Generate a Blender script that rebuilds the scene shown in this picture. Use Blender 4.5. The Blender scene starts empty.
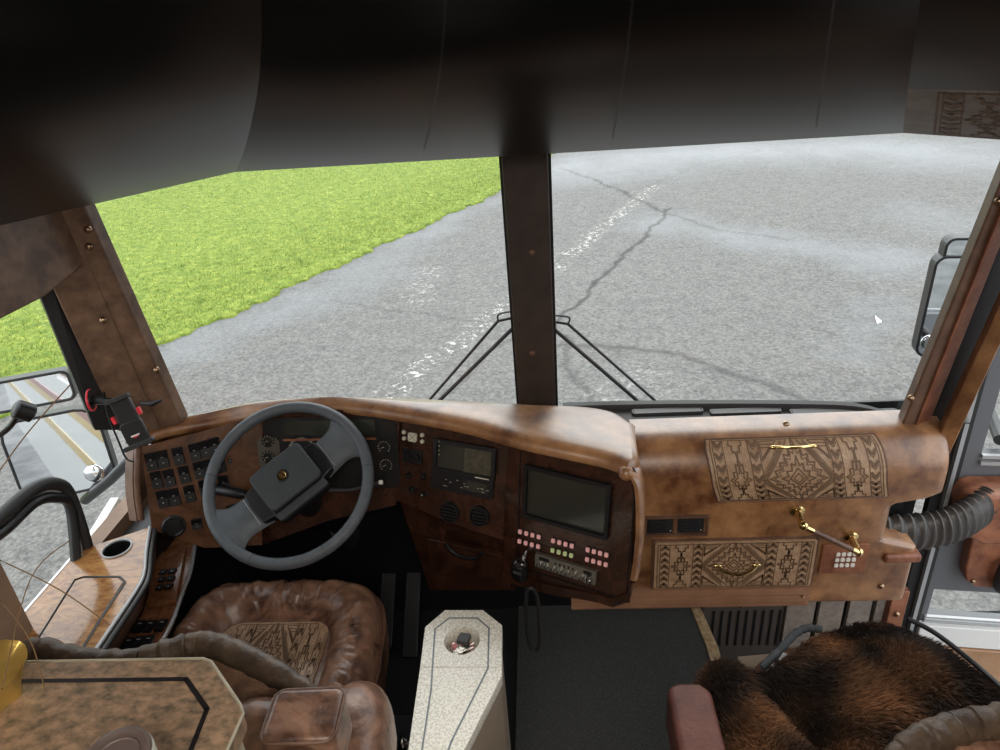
import bpy, bmesh, math, random
import numpy as np
from mathutils import Vector, Matrix
random.seed(7); np.random.seed(7)
SC = bpy.context.scene; COL = SC.collection
# ------------------------------------------------------------------ camera
FPX = 693.0; CXP, CYP = 500.0, 375.0
CAM = np.array([0.0, 0.0, 2.0])
_p, _y, _r = map(math.radians, (26.4, 4.2, 4.2))
FW = np.array([-math.sin(_y)*math.cos(_p), math.cos(_y)*math.cos(_p), -math.sin(_p)])
_rt = np.array([math.cos(_y), math.sin(_y), 0.0]); _up = np.cross(_rt, FW)
RT = _rt*math.cos(_r) - _up*math.sin(_r); UP = _up*math.cos(_r) + _rt*math.sin(_r)
cd = bpy.data.cameras.new('camera'); cam = bpy.data.objects.new('camera', cd); COL.objects.link(cam)
cd.sensor_width = 36; cd.lens = FPX/1000*36; cd.clip_start = 0.02; cd.clip_end = 500
m = Matrix.Identity(4)
for i in range(3):
    m[i][0] = RT[i]; m[i][1] = UP[i]; m[i][2] = -FW[i]; m[i][3] = CAM[i]
cam.matrix_world = m; SC.camera = cam
# ------------------------------------------------------------------ light
w = bpy.data.worlds.new('overcast'); SC.world = w; w.use_nodes = True
nt = w.node_tree; bg = nt.nodes['Background']
bg.inputs[0].default_value = (0.92, 0.96, 1.0, 1); bg.inputs[1].default_value = 1.9
sd = bpy.data.lights.new('sun', 'SUN'); sd.energy = 1.3; sd.angle = math.radians(50); sd.color = (1, .97, .9)
so = bpy.data.objects.new('sun', sd); COL.objects.link(so); so.rotation_euler = (math.radians(-38), math.radians(8), 0)
def area(name, loc, size, energy, rot=(0, 0, 0), col=(1, .93, .84)):
    d = bpy.data.lights.new(name, 'AREA'); d.shape = 'RECTANGLE'; d.size, d.size_y = size; d.energy = energy; d.color = col
    o = bpy.data.objects.new(name, d); COL.objects.link(o); o.location = loc; o.rotation_euler = rot; return o
area('cabin_fill_light', (0.0, -0.35, 2.24), (1.3, .5), 17, rot=(math.radians(14), 0, 0))  # warm fill added behind the camera to brighten the cabin, no known lamp
area('cabin_fill_light', (0.0, -1.5, 2.24), (1.3, .5), 10)  # second added fill, further back
SC.view_settings.view_transform = 'Standard'; SC.view_settings.look = 'None'
SC.view_settings.exposure = 0.42; SC.view_settings.gamma = 1.0; SC.view_settings.use_curve_mapping = False
# ------------------------------------------------------------------ unprojection on to real planes
def V(*a): return np.array(a, float)
def ray(p): return FW + RT*(p[0]-CXP)/FPX - UP*(p[1]-CYP)/FPX
def onz(p, z): d = ray(p); return CAM + d*(z-CAM[2])/d[2]
def ony(p, y): d = ray(p); return CAM + d*(y-CAM[1])/d[1]
def onx(p, x): d = ray(p); return CAM + d*(x-CAM[0])/d[0]
def onp(p, o, n): d = ray(p); return CAM + d*(np.dot(o-CAM, n)/np.dot(d, n))
def projy(P): d = P-CAM; return CYP-FPX*np.dot(d, UP)/np.dot(d, FW)
def nrm(v): return v/np.linalg.norm(v)
# ------------------------------------------------------------------ materials
MATS = {}
def M(name, c1, c2=None, scale=8, rough=.5, metal=0, bump=0, bscale=60, detail=6, coat=0, dist=0, lo=.35, hi=.65, stretch=None, spec=.5, rough2=None, emit=0, cr=.08):
    mt = bpy.data.materials.new(name); mt.use_nodes = True; n = mt.node_tree; b = n.nodes['Principled BSDF']
    b.inputs['Roughness'].default_value = rough; b.inputs['Metallic'].default_value = metal
    b.inputs['Coat Weight'].default_value = coat; b.inputs['Coat Roughness'].default_value = cr
    b.inputs['Specular IOR Level'].default_value = spec
    b.inputs['Base Color'].default_value = (*c1, 1)
    if emit: b.inputs['Emission Color'].default_value = (*c1, 1); b.inputs['Emission Strength'].default_value = emit
    tc = n.nodes.new('ShaderNodeTexCoord'); mp = n.nodes.new('ShaderNodeMapping'); n.links.new(tc.outputs['Object'], mp.inputs[0])
    if stretch: mp.inputs['Scale'].default_value = stretch
    if c2:
        t = n.nodes.new('ShaderNodeTexNoise'); t.inputs['Scale'].default_value = scale; t.inputs['Detail'].default_value = detail
        t.inputs['Distortion'].default_value = dist; t.inputs['Roughness'].default_value = .62
        r = n.nodes.new('ShaderNodeValToRGB'); r.color_ramp.elements[0].position = lo; r.color_ramp.elements[1].position = hi
        r.color_ramp.elements[0].color = (*c1, 1); r.color_ramp.elements[1].color = (*c2, 1)
        n.links.new(mp.outputs[0], t.inputs[0]); n.links.new(t.outputs[0], r.inputs[0]); n.links.new(r.outputs[0], b.inputs['Base Color'])
        if rough2 is not None:
            q = n.nodes.new('ShaderNodeMapRange'); q.inputs['From Min'].default_value = .35; q.inputs['From Max'].default_value = .65
            q.inputs['To Min'].default_value = rough; q.inputs['To Max'].default_value = rough2
            n.links.new(t.outputs[0], q.inputs[0]); n.links.new(q.outputs[0], b.inputs['Roughness'])
    if bump:
        t = n.nodes.new('ShaderNodeTexNoise'); t.inputs['Scale'].default_value = bscale; t.inputs['Detail'].default_value = 4
        bp = n.nodes.new('ShaderNodeBump'); bp.inputs['Strength'].default_value = bump; bp.inputs['Distance'].default_value = .01
        n.links.new(mp.outputs[0], t.inputs[0]); n.links.new(t.outputs[0], bp.inputs['Height']); n.links.new(bp.outputs[0], b.inputs['Normal'])
    MATS[name] = mt; return mt
M('leather', (.12, .042, .015), (.43, .215, .09), scale=11, rough=.34, coat=.9, cr=.3, bump=.12, bscale=350, detail=9, lo=.34, hi=.68)
M('leather_dark', (.085, .042, .026), (.17, .09, .055), scale=14, rough=.42, bump=.15, bscale=350)
M('post_leather', (.036, .026, .022), (.056, .041, .034), scale=14, rough=.5, bump=.1, bscale=350)
M('tan_leather', (.30, .16, .085), (.42, .25, .14), scale=9, rough=.5)
M('bronze_leather', (.26, .13, .075), (.34, .18, .105), scale=12, rough=.35)
M('rubber_soft', (.045, .04, .037), rough=.38)
M('switch_black', (.006, .006, .007), rough=.45, spec=.25); M('black_shiny', (.008, .008, .009), rough=.12, coat=.5); M('nickel', (.34, .32, .27), rough=.3, metal=.8); M('lens', (.10, .09, .075), rough=.15)
M('valance', (.12, .085, .065), (.2, .15, .12), scale=20, rough=.45)
M('pillar_leather', (.09, .05, .032), (.25, .15, .095), scale=14, rough=.42, bump=.12, bscale=350)
M('burl_side', (.06, .025, .012), (.15, .066, .034), scale=11, rough=.25, detail=9, dist=1.5, coat=.3)  # lighter copy of the dash burl, without the painted shade
M('leather_red', (.15, .048, .024), (.34, .135, .068), scale=16, rough=.38, bump=.1, bscale=300)
M('seat_leather', (.070, .032, .020), (.29, .155, .098), scale=10, rough=.33, bump=.4, bscale=22, detail=10, dist=1.6, lo=.36, hi=.66)  # patina mottling, its pale streaks also paint in a sheen
M('seat_leather_red', (.06, .018, .013), (.13, .042, .028), scale=9, rough=.5, spec=.3, bump=.1, bscale=120)
M('seat_leather_olive', (.045, .028, .019), (.11, .072, .045), scale=20, rough=.48, spec=.35, bump=.25, bscale=90)
M('tooled', (.33, .195, .11), (.47, .31, .19), scale=30, rough=.42, coat=.4, cr=.35, bump=.25, bscale=160)
M('tooled_line', (.15, .085, .045), rough=.6)
M('burl_shaded', (.020, .008, .005), (.055, .021, .012), scale=11, rough=.22, detail=9, dist=1.5, coat=.4)  # dark burl, deepened so its colour carries the shade on the dash
M('burl_mid', (.11, .04, .017), (.26, .11, .05), scale=22, rough=.2, detail=9, dist=2, coat=.5)
M('burl_light', (.20, .075, .022), (.52, .27, .095), scale=14, rough=.16, detail=9, dist=2.2, coat=.7, stretch=(1, 2.0, 1))
M('black', (.008, .008, .009), rough=.4); M('black_gloss', (.004, .0045, .005), rough=.28, spec=.17)
M('rubber', (.018, .018, .019), rough=.55); M('rubber_grey', (.05, .052, .055), rough=.4)
M('wheel_vinyl', (.075, .088, .1), (.095, .108, .122), scale=40, rough=.5, bump=.12, bscale=400)
M('wheel_pad', (.026, .03, .034), (.033, .038, .043), scale=30, rough=.58, bump=.2, bscale=420)
M('wheel_dark', (.012, .013, .015), rough=.32)
M('charcoal', (.028, .029, .031), (.05, .05, .052), scale=20, rough=.6)
M('brass', (.75, .56, .26), rough=.18, metal=1); M('bronze', (.38, .26, .17), rough=.3, metal=1)
M('steel', (.6, .6, .6), rough=.22, metal=1); M('white_plastic', (.8, .78, .74), rough=.4)
M('pink_key', (.80, .42, .40), rough=.35, emit=.12); M('green_key', (.50, .58, .28), rough=.35, emit=.12)
M('ivory', (.62, .6, .48), rough=.45); M('white_key', (.78, .75, .68), rough=.35)
M('screen', (.032, .034, .028), rough=.13, coat=.4); M('screen_map', (.05, .045, .03), (.1, .09, .065), scale=60, rough=.3)
M('grey_metal', (.12, .125, .135), rough=.4); M('light_metal', (.40, .41, .42), rough=.35, metal=.3)
M('cream_stone', (.56, .52, .43), (.80, .77, .68), scale=190, rough=.3, detail=3, coat=.2, lo=.42, hi=.56)
M('granite', (.12, .09, .058), (.37, .235, .145), scale=42, rough=.32, detail=8, dist=.2, lo=.36, hi=.62, stretch=(1, 1.4, 1))
M('granite_edge', (.30, .26, .18), (.42, .37, .27), scale=20, rough=.4)
M('tan', (.30, .235, .175), (.35, .275, .2), scale=6, rough=.5); M('inlay_grey', (.14, .16, .18), rough=.35); M('inlay_black', (.012, .01, .01), rough=.3)
M('carpet', (.028, .030, .029), (.10, .102, .098), scale=230, rough=.95, bump=.9, bscale=260, detail=3, lo=.3, hi=.7)
M('travertine', (.30, .19, .09), (.55, .42, .26), scale=60, rough=.5)
M('grille', (.07, .058, .05), rough=.4); M('step_panel', (.17, .14, .115), (.27, .22, .185), scale=40, rough=.45)
M('fabric_dark', (.035, .04, .045), (.06, .065, .07), scale=60, rough=.9, bump=.3, bscale=300)
M('bus_white', (.74, .74, .72), rough=.25, coat=.4); M('bus_gold', (.55, .38, .10), rough=.3, coat=.4); M('bus_red', (.28, .07, .05), rough=.3, coat=.4)
M('mirror', (.82, .84, .86), rough=.02, metal=1); M('red_plastic', (.75, .03, .05), rough=.35)
M('gold_foil', (.62, .43, .12), rough=.3, metal=.6, bump=.5, bscale=25); M('orange_foil', (.65, .22, .05), rough=.35, metal=.3)
M('stem', (.17, .1, .045), rough=.8); M('ceiling', (.30, .27, .24), rough=.8); M('wall', (.16, .10, .065), (.26, .165, .105), scale=7, rough=.5)
M('cup_body', (.6, .57, .5), rough=.3); M('cup_lid', (.13, .095, .085), rough=.35); M('cup_ring', (.3, .25, .22), rough=.3)
M('pink', (.7, .22, .25), rough=.4); M('key_metal', (.4, .37, .33), rough=.3, metal=1); M('crown_white', (.8, .8, .8), rough=.6)
M('asphalt_far', (.10, .10, .10), (.2, .2, .2), scale=3, rough=.7)

# window glass
def glassmat(name, tint):
    mt = bpy.data.materials.new(name); mt.use_nodes = True; n = mt.node_tree; n.nodes.clear()
    o = n.nodes.new('ShaderNodeOutputMaterial'); mx = n.nodes.new('ShaderNodeMixShader'); tr = n.nodes.new('ShaderNodeBsdfTransparent')
    gl = n.nodes.new('ShaderNodeBsdfGlossy'); fr = n.nodes.new('ShaderNodeFresnel'); gl.inputs['Roughness'].default_value = 0.02
    fr.inputs['IOR'].default_value = 1.35; tr.inputs[0].default_value = (*tint, 1)
    n.links.new(fr.outputs[0], mx.inputs[0]); n.links.new(tr.outputs[0], mx.inputs[1]); n.links.new(gl.outputs[0], mx.inputs[2]); n.links.new(mx.outputs[0], o.inputs[0])
    MATS[name] = mt
glassmat('glass', (.95, .97, .96))
def furmat():
    mt = bpy.data.materials.new('fur'); mt.use_nodes = True; n = mt.node_tree; b = n.nodes['Principled BSDF']; b.inputs['Roughness'].default_value = .65
    b.inputs['Specular IOR Level'].default_value = .3
    at = n.nodes.new('ShaderNodeAttribute'); at.attribute_name = 'furcol'; n.links.new(at.outputs['Color'], b.inputs['Base Color'])
    MATS['fur'] = mt
furmat()
def asphalt():
    mt = bpy.data.materials.new('asphalt'); mt.use_nodes = True; n = mt.node_tree; b = n.nodes['Principled BSDF']; L = n.links.new
    tc = n.nodes.new('ShaderNodeTexCoord')
    def noise(s, d, r=.6, dist=0):
        t = n.nodes.new('ShaderNodeTexNoise'); t.inputs['Scale'].default_value = s; t.inputs['Detail'].default_value = d
        t.inputs['Roughness'].default_value = r; t.inputs['Distortion'].default_value = dist; L(tc.outputs['Object'], t.inputs[0]); return t
    def ramp(src, stops):
        r = n.nodes.new('ShaderNodeValToRGB'); e = r.color_ramp.elements
        while len(e) < len(stops): e.new(.5)
        for k, (p, c) in enumerate(stops): e[k].position = p; e[k].color = (*c, 1)
        L(src, r.inputs[0]); return r
    def mix(f, a, c, mode='MIX'):
        q = n.nodes.new('ShaderNodeMixRGB'); q.blend_type = mode
        if isinstance(f, float): q.inputs[0].default_value = f
        else: L(f, q.inputs[0])
        for k, s in ((1, a), (2, c)):
            if isinstance(s, tuple): q.inputs[k].default_value = (*s, 1)
            else: L(s, q.inputs[k])
        return q
    fine = noise(26, 9, .80); big = noise(.42, 5, .6, .4); med = noise(4.5, 6, .7)
    c = ramp(fine.outputs[0], [(.38, (.055, .055, .054)), (.5, (.15, .147, .14)), (.62, (.27, .262, .245))])
    c2 = mix(.35, c.outputs[0], ramp(med.outputs[0], [(.35, (.09, .089, .086)), (.65, (.18, .177, .17))]).outputs[0])
    aw = n.nodes.new('ShaderNodeAttribute'); aw.attribute_name = 'damp_sheen'
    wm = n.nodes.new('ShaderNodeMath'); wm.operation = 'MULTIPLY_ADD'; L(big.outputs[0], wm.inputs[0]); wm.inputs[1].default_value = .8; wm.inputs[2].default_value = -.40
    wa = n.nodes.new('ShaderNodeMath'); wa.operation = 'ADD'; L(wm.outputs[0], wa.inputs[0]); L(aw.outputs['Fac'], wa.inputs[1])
    wet_sheen = ramp(wa.outputs[0], [(.12, (0, 0, 0)), (.75, (1, 1, 1))])
    c3 = mix(wet_sheen.outputs[0], c2.outputs[0], mix(.5, c2.outputs[0], (.185, .20, .22)).outputs[0])  # pale bluish sky sheen of the damp patches, painted into the colour
    ac = n.nodes.new('ShaderNodeAttribute'); ac.attribute_name = 'crack'
    asp = n.nodes.new('ShaderNodeAttribute'); asp.attribute_name = 'speck'
    vor = n.nodes.new('ShaderNodeTexVoronoi'); vor.feature = 'DISTANCE_TO_EDGE'; vor.inputs['Scale'].default_value = 1.5
    wv = mix(.25, tc.outputs['Object'], noise(3, 4).outputs['Color'], 'ADD'); L(wv.outputs[0], vor.inputs[0])
    hair = ramp(vor.outputs[0], [(0.0, (1, 1, 1)), (.012, (0, 0, 0))])
    hm = n.nodes.new('ShaderNodeMath'); hm.operation = 'MULTIPLY'; L(hair.outputs[0], hm.inputs[0]); hm.inputs[1].default_value = .22
    c4 = mix(hm.outputs[0], c3.outputs[0], (.06, .06, .06))
    c5 = mix(ac.outputs['Fac'], c4.outputs[0], (.045, .044, .042))
    sn = ramp(noise(16, 3, .7).outputs[0], [(.56, (0, 0, 0)), (.62, (1, 1, 1))])
    sm = n.nodes.new('ShaderNodeMath'); sm.operation = 'MULTIPLY'; L(sn.outputs[0], sm.inputs[0]); L(asp.outputs['Fac'], sm.inputs[1])
    c6 = mix(sm.outputs[0], c5.outputs[0], (.62, .60, .56)); L(c6.outputs[0], b.inputs['Base Color'])
    rr = n.nodes.new('ShaderNodeMapRange'); L(wet_sheen.outputs[0], rr.inputs[0]); rr.inputs['To Min'].default_value = .85; rr.inputs['To Max'].default_value = .5; b.inputs['Specular IOR Level'].default_value = .28
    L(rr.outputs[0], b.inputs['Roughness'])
    bp = n.nodes.new('ShaderNodeBump'); bp.inputs['Strength'].default_value = .6; bp.inputs['Distance'].default_value = .02
    L(fine.outputs[0], bp.inputs['Height']); L(bp.outputs[0], b.inputs['Normal'])
    MATS['asphalt'] = mt
asphalt()
def lawn():
    mt = bpy.data.materials.new('lawn'); mt.use_nodes = True; n = mt.node_tree; b = n.nodes['Principled BSDF']; L = n.links.new
    tc = n.nodes.new('ShaderNodeTexCoord'); b.inputs['Roughness'].default_value = .9
    t = n.nodes.new('ShaderNodeTexNoise'); t.inputs['Scale'].default_value = 9; t.inputs['Detail'].default_value = 12; t.inputs['Roughness'].default_value = .75
    L(tc.outputs['Object'], t.inputs[0]); r = n.nodes.new('ShaderNodeValToRGB'); e = r.color_ramp.elements
    e[0].position = .34; e[0].color = (.075, .145, .012, 1); e[1].position = .66; e[1].color = (.32, .36, .06, 1); q = e.new(.5); q.color = (.16, .225, .02, 1)
    L(t.outputs[0], r.inputs[0]); L(r.outputs[0], b.inputs['Base Color']); MATS['lawn'] = mt
    b2 = M('grass_blade', (.09, .148, .012), (.31, .345, .075), scale=5, rough=.8, detail=8)
lawn()
# ------------------------------------------------------------------ mesh builder
class MB:
    def __init__(s): s.v = []; s.f = []; s.m = []
    def add(s, vs, fs, mi=0):
        k = len(s.v); s.v.extend([tuple(map(float, p)) for p in vs]); s.f.extend([tuple(i+k for i in f) for f in fs]); s.m.extend([mi]*len(fs)); return s
    def box(s, lo, hi, mi=0, fr=None):
        P = [V(x, y, z) for z in (lo[2], hi[2]) for y in (lo[1], hi[1]) for x in (lo[0], hi[0])]
        if fr is not None: P = [fr[0]+fr[1]*p[0]+fr[2]*p[1]+fr[3]*p[2] for p in P]
        return s.add(P, [(0, 2, 3, 1), (4, 5, 7, 6), (0, 1, 5, 4), (2, 6, 7, 3), (0, 4, 6, 2), (1, 3, 7, 5)], mi)
    def prism(s, poly, off, mi=0, mtop=None):
        n = len(poly); P = list(poly)+[np.array(p)+off for p in poly]
        s.add(P, [tuple(range(n)), tuple(range(2*n-1, n-1, -1))]+[(i, (i+1) % n, n+(i+1) % n, n+i) for i in range(n)], mi)
        if mtop is not None: s.m[-(n+2)+1] = mtop; 
        return s
    def grid(s, G, mi=0, cu=False, cv=False):
        a = len(G); b = len(G[0]); vs = [p for r in G for p in r]; fs = []
        for i in range(a if cu else a-1):
            for j in range(b if cv else b-1):
                i2 = (i+1) % a; j2 = (j+1) % b; fs.append((i*b+j, i*b+j2, i2*b+j2, i2*b+j))
        return s.add(vs, fs, mi)
    def tube(s, pts, r, n=10, mi=0, closed=False, cap=True, flat=None):
        pts = [np.array(p, float) for p in pts]; N = len(pts); G = []
        rs = r if hasattr(r, '__len__') else [r]*N; ref = None
        for i in range(N):
            a = pts[(i-1) % N] if (closed or i > 0) else pts[0]; b = pts[(i+1) % N] if (closed or i < N-1) else pts[-1]
            t = nrm(b-a)
            if ref is None:
                ref = V(0, 0, 1) if abs(t[2]) < .9 else V(1, 0, 0)
            u = nrm(ref-t*np.dot(ref, t)); w_ = np.cross(t, u); ref = u
            fl = flat if flat else 1
            G.append([pts[i]+rs[i]*(u*math.cos(q)+w_*fl*math.sin(q)) for q in np.linspace(0, 2*math.pi, n, endpoint=False)])
        s.grid(G, mi, cu=closed, cv=True)
        if cap and not closed:
            k = len(s.v)-N*n; s.f += [tuple(range(k+n-1, k-1, -1)), tuple(range(k+(N-1)*n, k+N*n))]; s.m += [mi, mi]
        return s
    def lathe(s, prof, o, ax, n=32, mi=0, a0=0, a1=None):
        ax = nrm(np.array(ax, float)); ref = V(0, 0, 1) if abs(ax[2]) < .9 else V(1, 0, 0); u = nrm(np.cross(ref, ax)); w_ = np.cross(ax, u)
        G = [[np.array(o)+ax*h+max(r, 1e-4)*(u*math.cos(q)+w_*math.sin(q)) for q in np.linspace(0, 2*math.pi, n, endpoint=False)] for r, h in prof]
        return s.grid(G, mi, cv=True)
    def ell(s, c, r, n=16, mi=0, fr=None, sup=1):
        G = []
        sp = lambda x: math.copysign(abs(x)**sup, x)
        for i in range(n+1):
            th = math.pi*i/n; row = []
            for j in range(2*n):
                ph = math.pi*j/n; p = V(r[0]*sp(math.sin(th))*sp(math.cos(ph)), r[1]*sp(math.sin(th))*sp(math.sin(ph)), r[2]*sp(math.cos(th)))
                if fr is not None: p = fr[0]*p[0]+fr[1]*p[1]+fr[2]*p[2]
                row.append(np.array(c)+p)
            G.append(row)
        return s.grid(G, mi, cv=True)
    def build(s, name, mats, parent=None, smooth=True, bevel=0, seg=2, merge=True):
        if isinstance(mats, str): mats = [mats]
        me = bpy.data.meshes.new(name); off = np.array(parent_world(parent)) if parent else np.zeros(3)
        me.from_pydata([tuple(np.array(p)-off) for p in s.v], [], s.f)
        for x in mats: me.materials.append(MATS[x])
        me.polygons.foreach_set('material_index', s.m)
        if merge:
            bm = bmesh.new(); bm.from_mesh(me); bmesh.ops.remove_doubles(bm, verts=bm.verts, dist=1e-5); bmesh.ops.recalc_face_normals(bm, faces=bm.faces); bm.to_mesh(me); bm.free()
        me.polygons.foreach_set('use_smooth', [smooth]*len(me.polygons))
        o = bpy.data.objects.new(name, me); COL.objects.link(o)
        if parent: o.parent = parent
        if bevel:
            b = o.modifiers.new('bevel', 'BEVEL'); b.width = bevel; b.segments = seg; b.limit_method = 'ANGLE'; b.angle_limit = math.radians(35); b.harden_normals = True
        elif smooth:
            e = o.modifiers.new('es', 'EDGE_SPLIT'); e.split_angle = math.radians(45)
        return o
def parent_world(o):
    v = V(0, 0, 0)
    while o: v = v+np.array(o.location); o = o.parent
    return v
def tag(o, label=None, cat=None, group=None, kind=None):
    if label: o['label'] = label
    if cat: o['category'] = cat
    if group: o['group'] = group
    if kind: o['kind'] = kind
    return o
def thing(name, label, cat, loc, group=None):
    o = bpy.data.objects.new(name, None); COL.objects.link(o); o.location = tuple(map(float, loc)); o.empty_display_size = .05
    return tag(o, label, cat, group)
def struct(o): o['kind'] = 'structure'; return o
def spline(pts, n=8, closed=False):
    P = [np.array(p, float) for p in pts]; N = len(P); out = []
    for i in range(N if closed else N-1):
        g = lambda k: P[k % N] if closed else P[min(max(k, 0), N-1)]
        a, b, c, d = g(i-1), g(i), g(i+1), g(i+2)
        for t in np.linspace(0, 1, n, endpoint=False):
            out.append(.5*((2*b)+(-a+c)*t+(2*a-5*b+4*c-d)*t*t+(-a+3*b-3*c+d)*t**3))
    if not closed: out.append(P[-1])
    return out
class Facet:      # a real flat face: point, heading (deg, + = turned to the driver's side), lean back (deg)
    def __init__(s, o, al, be):
        a = math.radians(al); b = math.radians(be); s.o = np.array(o, float)
        s.h = V(math.cos(a), -math.sin(a), 0); s.dn = V(-math.sin(a)*math.sin(b), -math.cos(a)*math.sin(b), -math.cos(b)); s.n = np.cross(s.dn, s.h)
        if np.dot(s.n, CAM-s.o) < 0: s.n = -s.n
    def P(s, p, off=0): return onp(p, s.o+s.n*off, s.n)
    def fr(s, p, off=0): return (s.P(p, off), s.h, -s.dn, s.n)
    def size(s, a, b):
        d = s.P(b)-s.P(a); return abs(np.dot(d, s.h)), abs(np.dot(d, s.dn))
def rr(w, h, r, n=5):
    out = []
    for cx, cy, a in ((w/2-r, h/2-r, 0), (-w/2+r, h/2-r, 90), (-w/2+r, -h/2+r, 180), (w/2-r, -h/2+r, 270)):
        for k in range(n): q = math.radians(a+90*k/(n-1)); out.append((cx+r*math.cos(q), cy+r*math.sin(q)))
    return out
def plate(mb, fr, w, h, d, r=.004, mi=0, z0=0, cx=0, cy=0):
    mb.prism([fr[0]+fr[1]*(x+cx)+fr[2]*(y+cy)+fr[3]*z0 for x, y in rr(w, h, r)], fr[3]*d, mi); return mb
def ringplate(mb, fr, w, h, t, d, r=.006, mi=0, z0=0):
    o = rr(w, h, r); i = rr(w-2*t, h-2*t, max(r-t, .001)); F = lambda p, z: fr[0]+fr[1]*p[0]+fr[2]*p[1]+fr[3]*z
    mb.grid([[F(p, z0) for p in o], [F(p, z0+d) for p in o], [F(p, z0+d) for p in i], [F(p, z0) for p in i]], mi, cu=True, cv=True); return mb
# ribbons of tooled pattern laid on a surface S(u,v)->(point, normal)
def aztec(asp, kind='drawer'):
    L = []
    def chev(c0, c1, n, up=1):
        L.append(([(c0, 0), (c0, 1)], .6)); L.append(([(c1, 0), (c1, 1)], .6))
        for k in range(n):
            v = (k+.2)/n; dv = .42/n*up; a = c0+.008; b = c1-.008
            L.append(([(a, v), ((a+b)/2, v+dv), (b, v)], 1.9))
            L.append(([(a, v+.3/n), ((a+b)/2, v+.3/n+dv), (b, v+.3/n)], .5))
    def star(cx, cy, ru, rv, k=8, inner=.66, wd=.9):
        P = []; C = [(1, 0), (0, 1), (-1, 0), (0, -1), (1, 0)]
        for (p, q) in zip(C[:-1], C[1:]):
            for i in range(k):
                for f, g in ((i/k, 1.0), ((i+.5)/k, inner)):
                    x = (p[0]+(q[0]-p[0])*f)*g; y = (p[1]+(q[1]-p[1])*f)*g; P.append((cx+ru*x, cy+rv*y))
        P.append(P[0]); L.append((P, wd))
    def dia(cx, cy, ru, rv, wd=.8):
        L.append(([(cx+ru, cy), (cx, cy+rv), (cx-ru, cy), (cx, cy-rv), (cx+ru, cy)], wd))
    n = 7 if kind != 'seat' else 5
    for c0, c1 in ((.025, .085), (.235, .295), (.705, .765), (.915, .975)): chev(c0, c1, n)
    star(.5, .5, .17, .50, 5, .8, 1.0); star(.5, .5, .145, .42, 5, .8, .6); star(.5, .5, .10, .28, 3, .7, 1.0); dia(.5, .5, .05, .13, 1.0); dia(.5, .5, .028, .07, .8)
    for q in (.185, .192, .20, .207, .215, .225): dia(.5, .5, q, q*3, .45)
    for cx in (.16, .84): star(cx, .5, .062, .30, 3, .72, 1.0); star(cx, .5, .04, .19, 2, .6, .8); star(cx, -.02, .062, .28, 3, .72, .9); star(cx, 1.02, .062, .28, 3, .72, .9)
    for sx in (-1, 1):
        for sy in (0, 1):
            for k in range(3):
                e = .02+.025*k; yy = e*1.6 if sy == 0 else 1-e*1.6; q = .17-.04*k
                L.append(([(.5+sx*(.195), yy), (.5+sx*(.195-q*.6), yy), (.5+sx*.195, yy+(1 if sy == 0 else -1)*q*1.4), (.5+sx*.195, yy)], .7))
    L.append(([(.01, .01), (.99, .01), (.99, .99), (.01, .99), (.01, .01)], .7))
    return L
def ribbons(mb, L, S, wid, asp, mi=1, clip=None):
    for poly, wd in L:
        for (a, b) in zip(poly[:-1], poly[1:]):
            a = V(*a); b = V(*b)
            ln = math.hypot((b[0]-a[0])*asp, b[1]-a[1]); k = max(1, int(ln/.12))
            for i in range(k):
                p = a+(b-a)*i/k; q = a+(b-a)*(i+1)/k
                if min(p[0], q[0]) < 0 or max(p[0], q[0]) > 1 or min(p[1], q[1]) < 0 or max(p[1], q[1]) > 1: continue
                if clip and not (clip(*p) and clip(*q)): continue
                P, N = S(*p); Q, N2 = S(*q); t = Q-P
                if np.linalg.norm(t) < 1e-6: continue
                t = nrm(t); sd_ = np.cross(N, t)*wid*wd/2; e = t*wid*wd*.3; o = N*.0007
                mb.add([P-sd_-e+o, P+sd_-e+o, Q+sd_+e+o, Q-sd_+e+o], [(0, 1, 2, 3)], mi)
def snap(p, n, parent, name='snap_button', r=.009, mat='bronze'):
    mb = MB(); mb.lathe([(r*1.05, 0), (r, .004), (r*.6, .0075), (0, .0085)], p, n, 14); return mb.build(name, mat, parent)
XC = -.03                                   # middle of the bus
GZ = -1.1                                   # ground level below the cab floor
def wsY(x, z): return 1.955 - .075*((x-XC)/1.05)**2 - .16*(z-.93)
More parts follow.
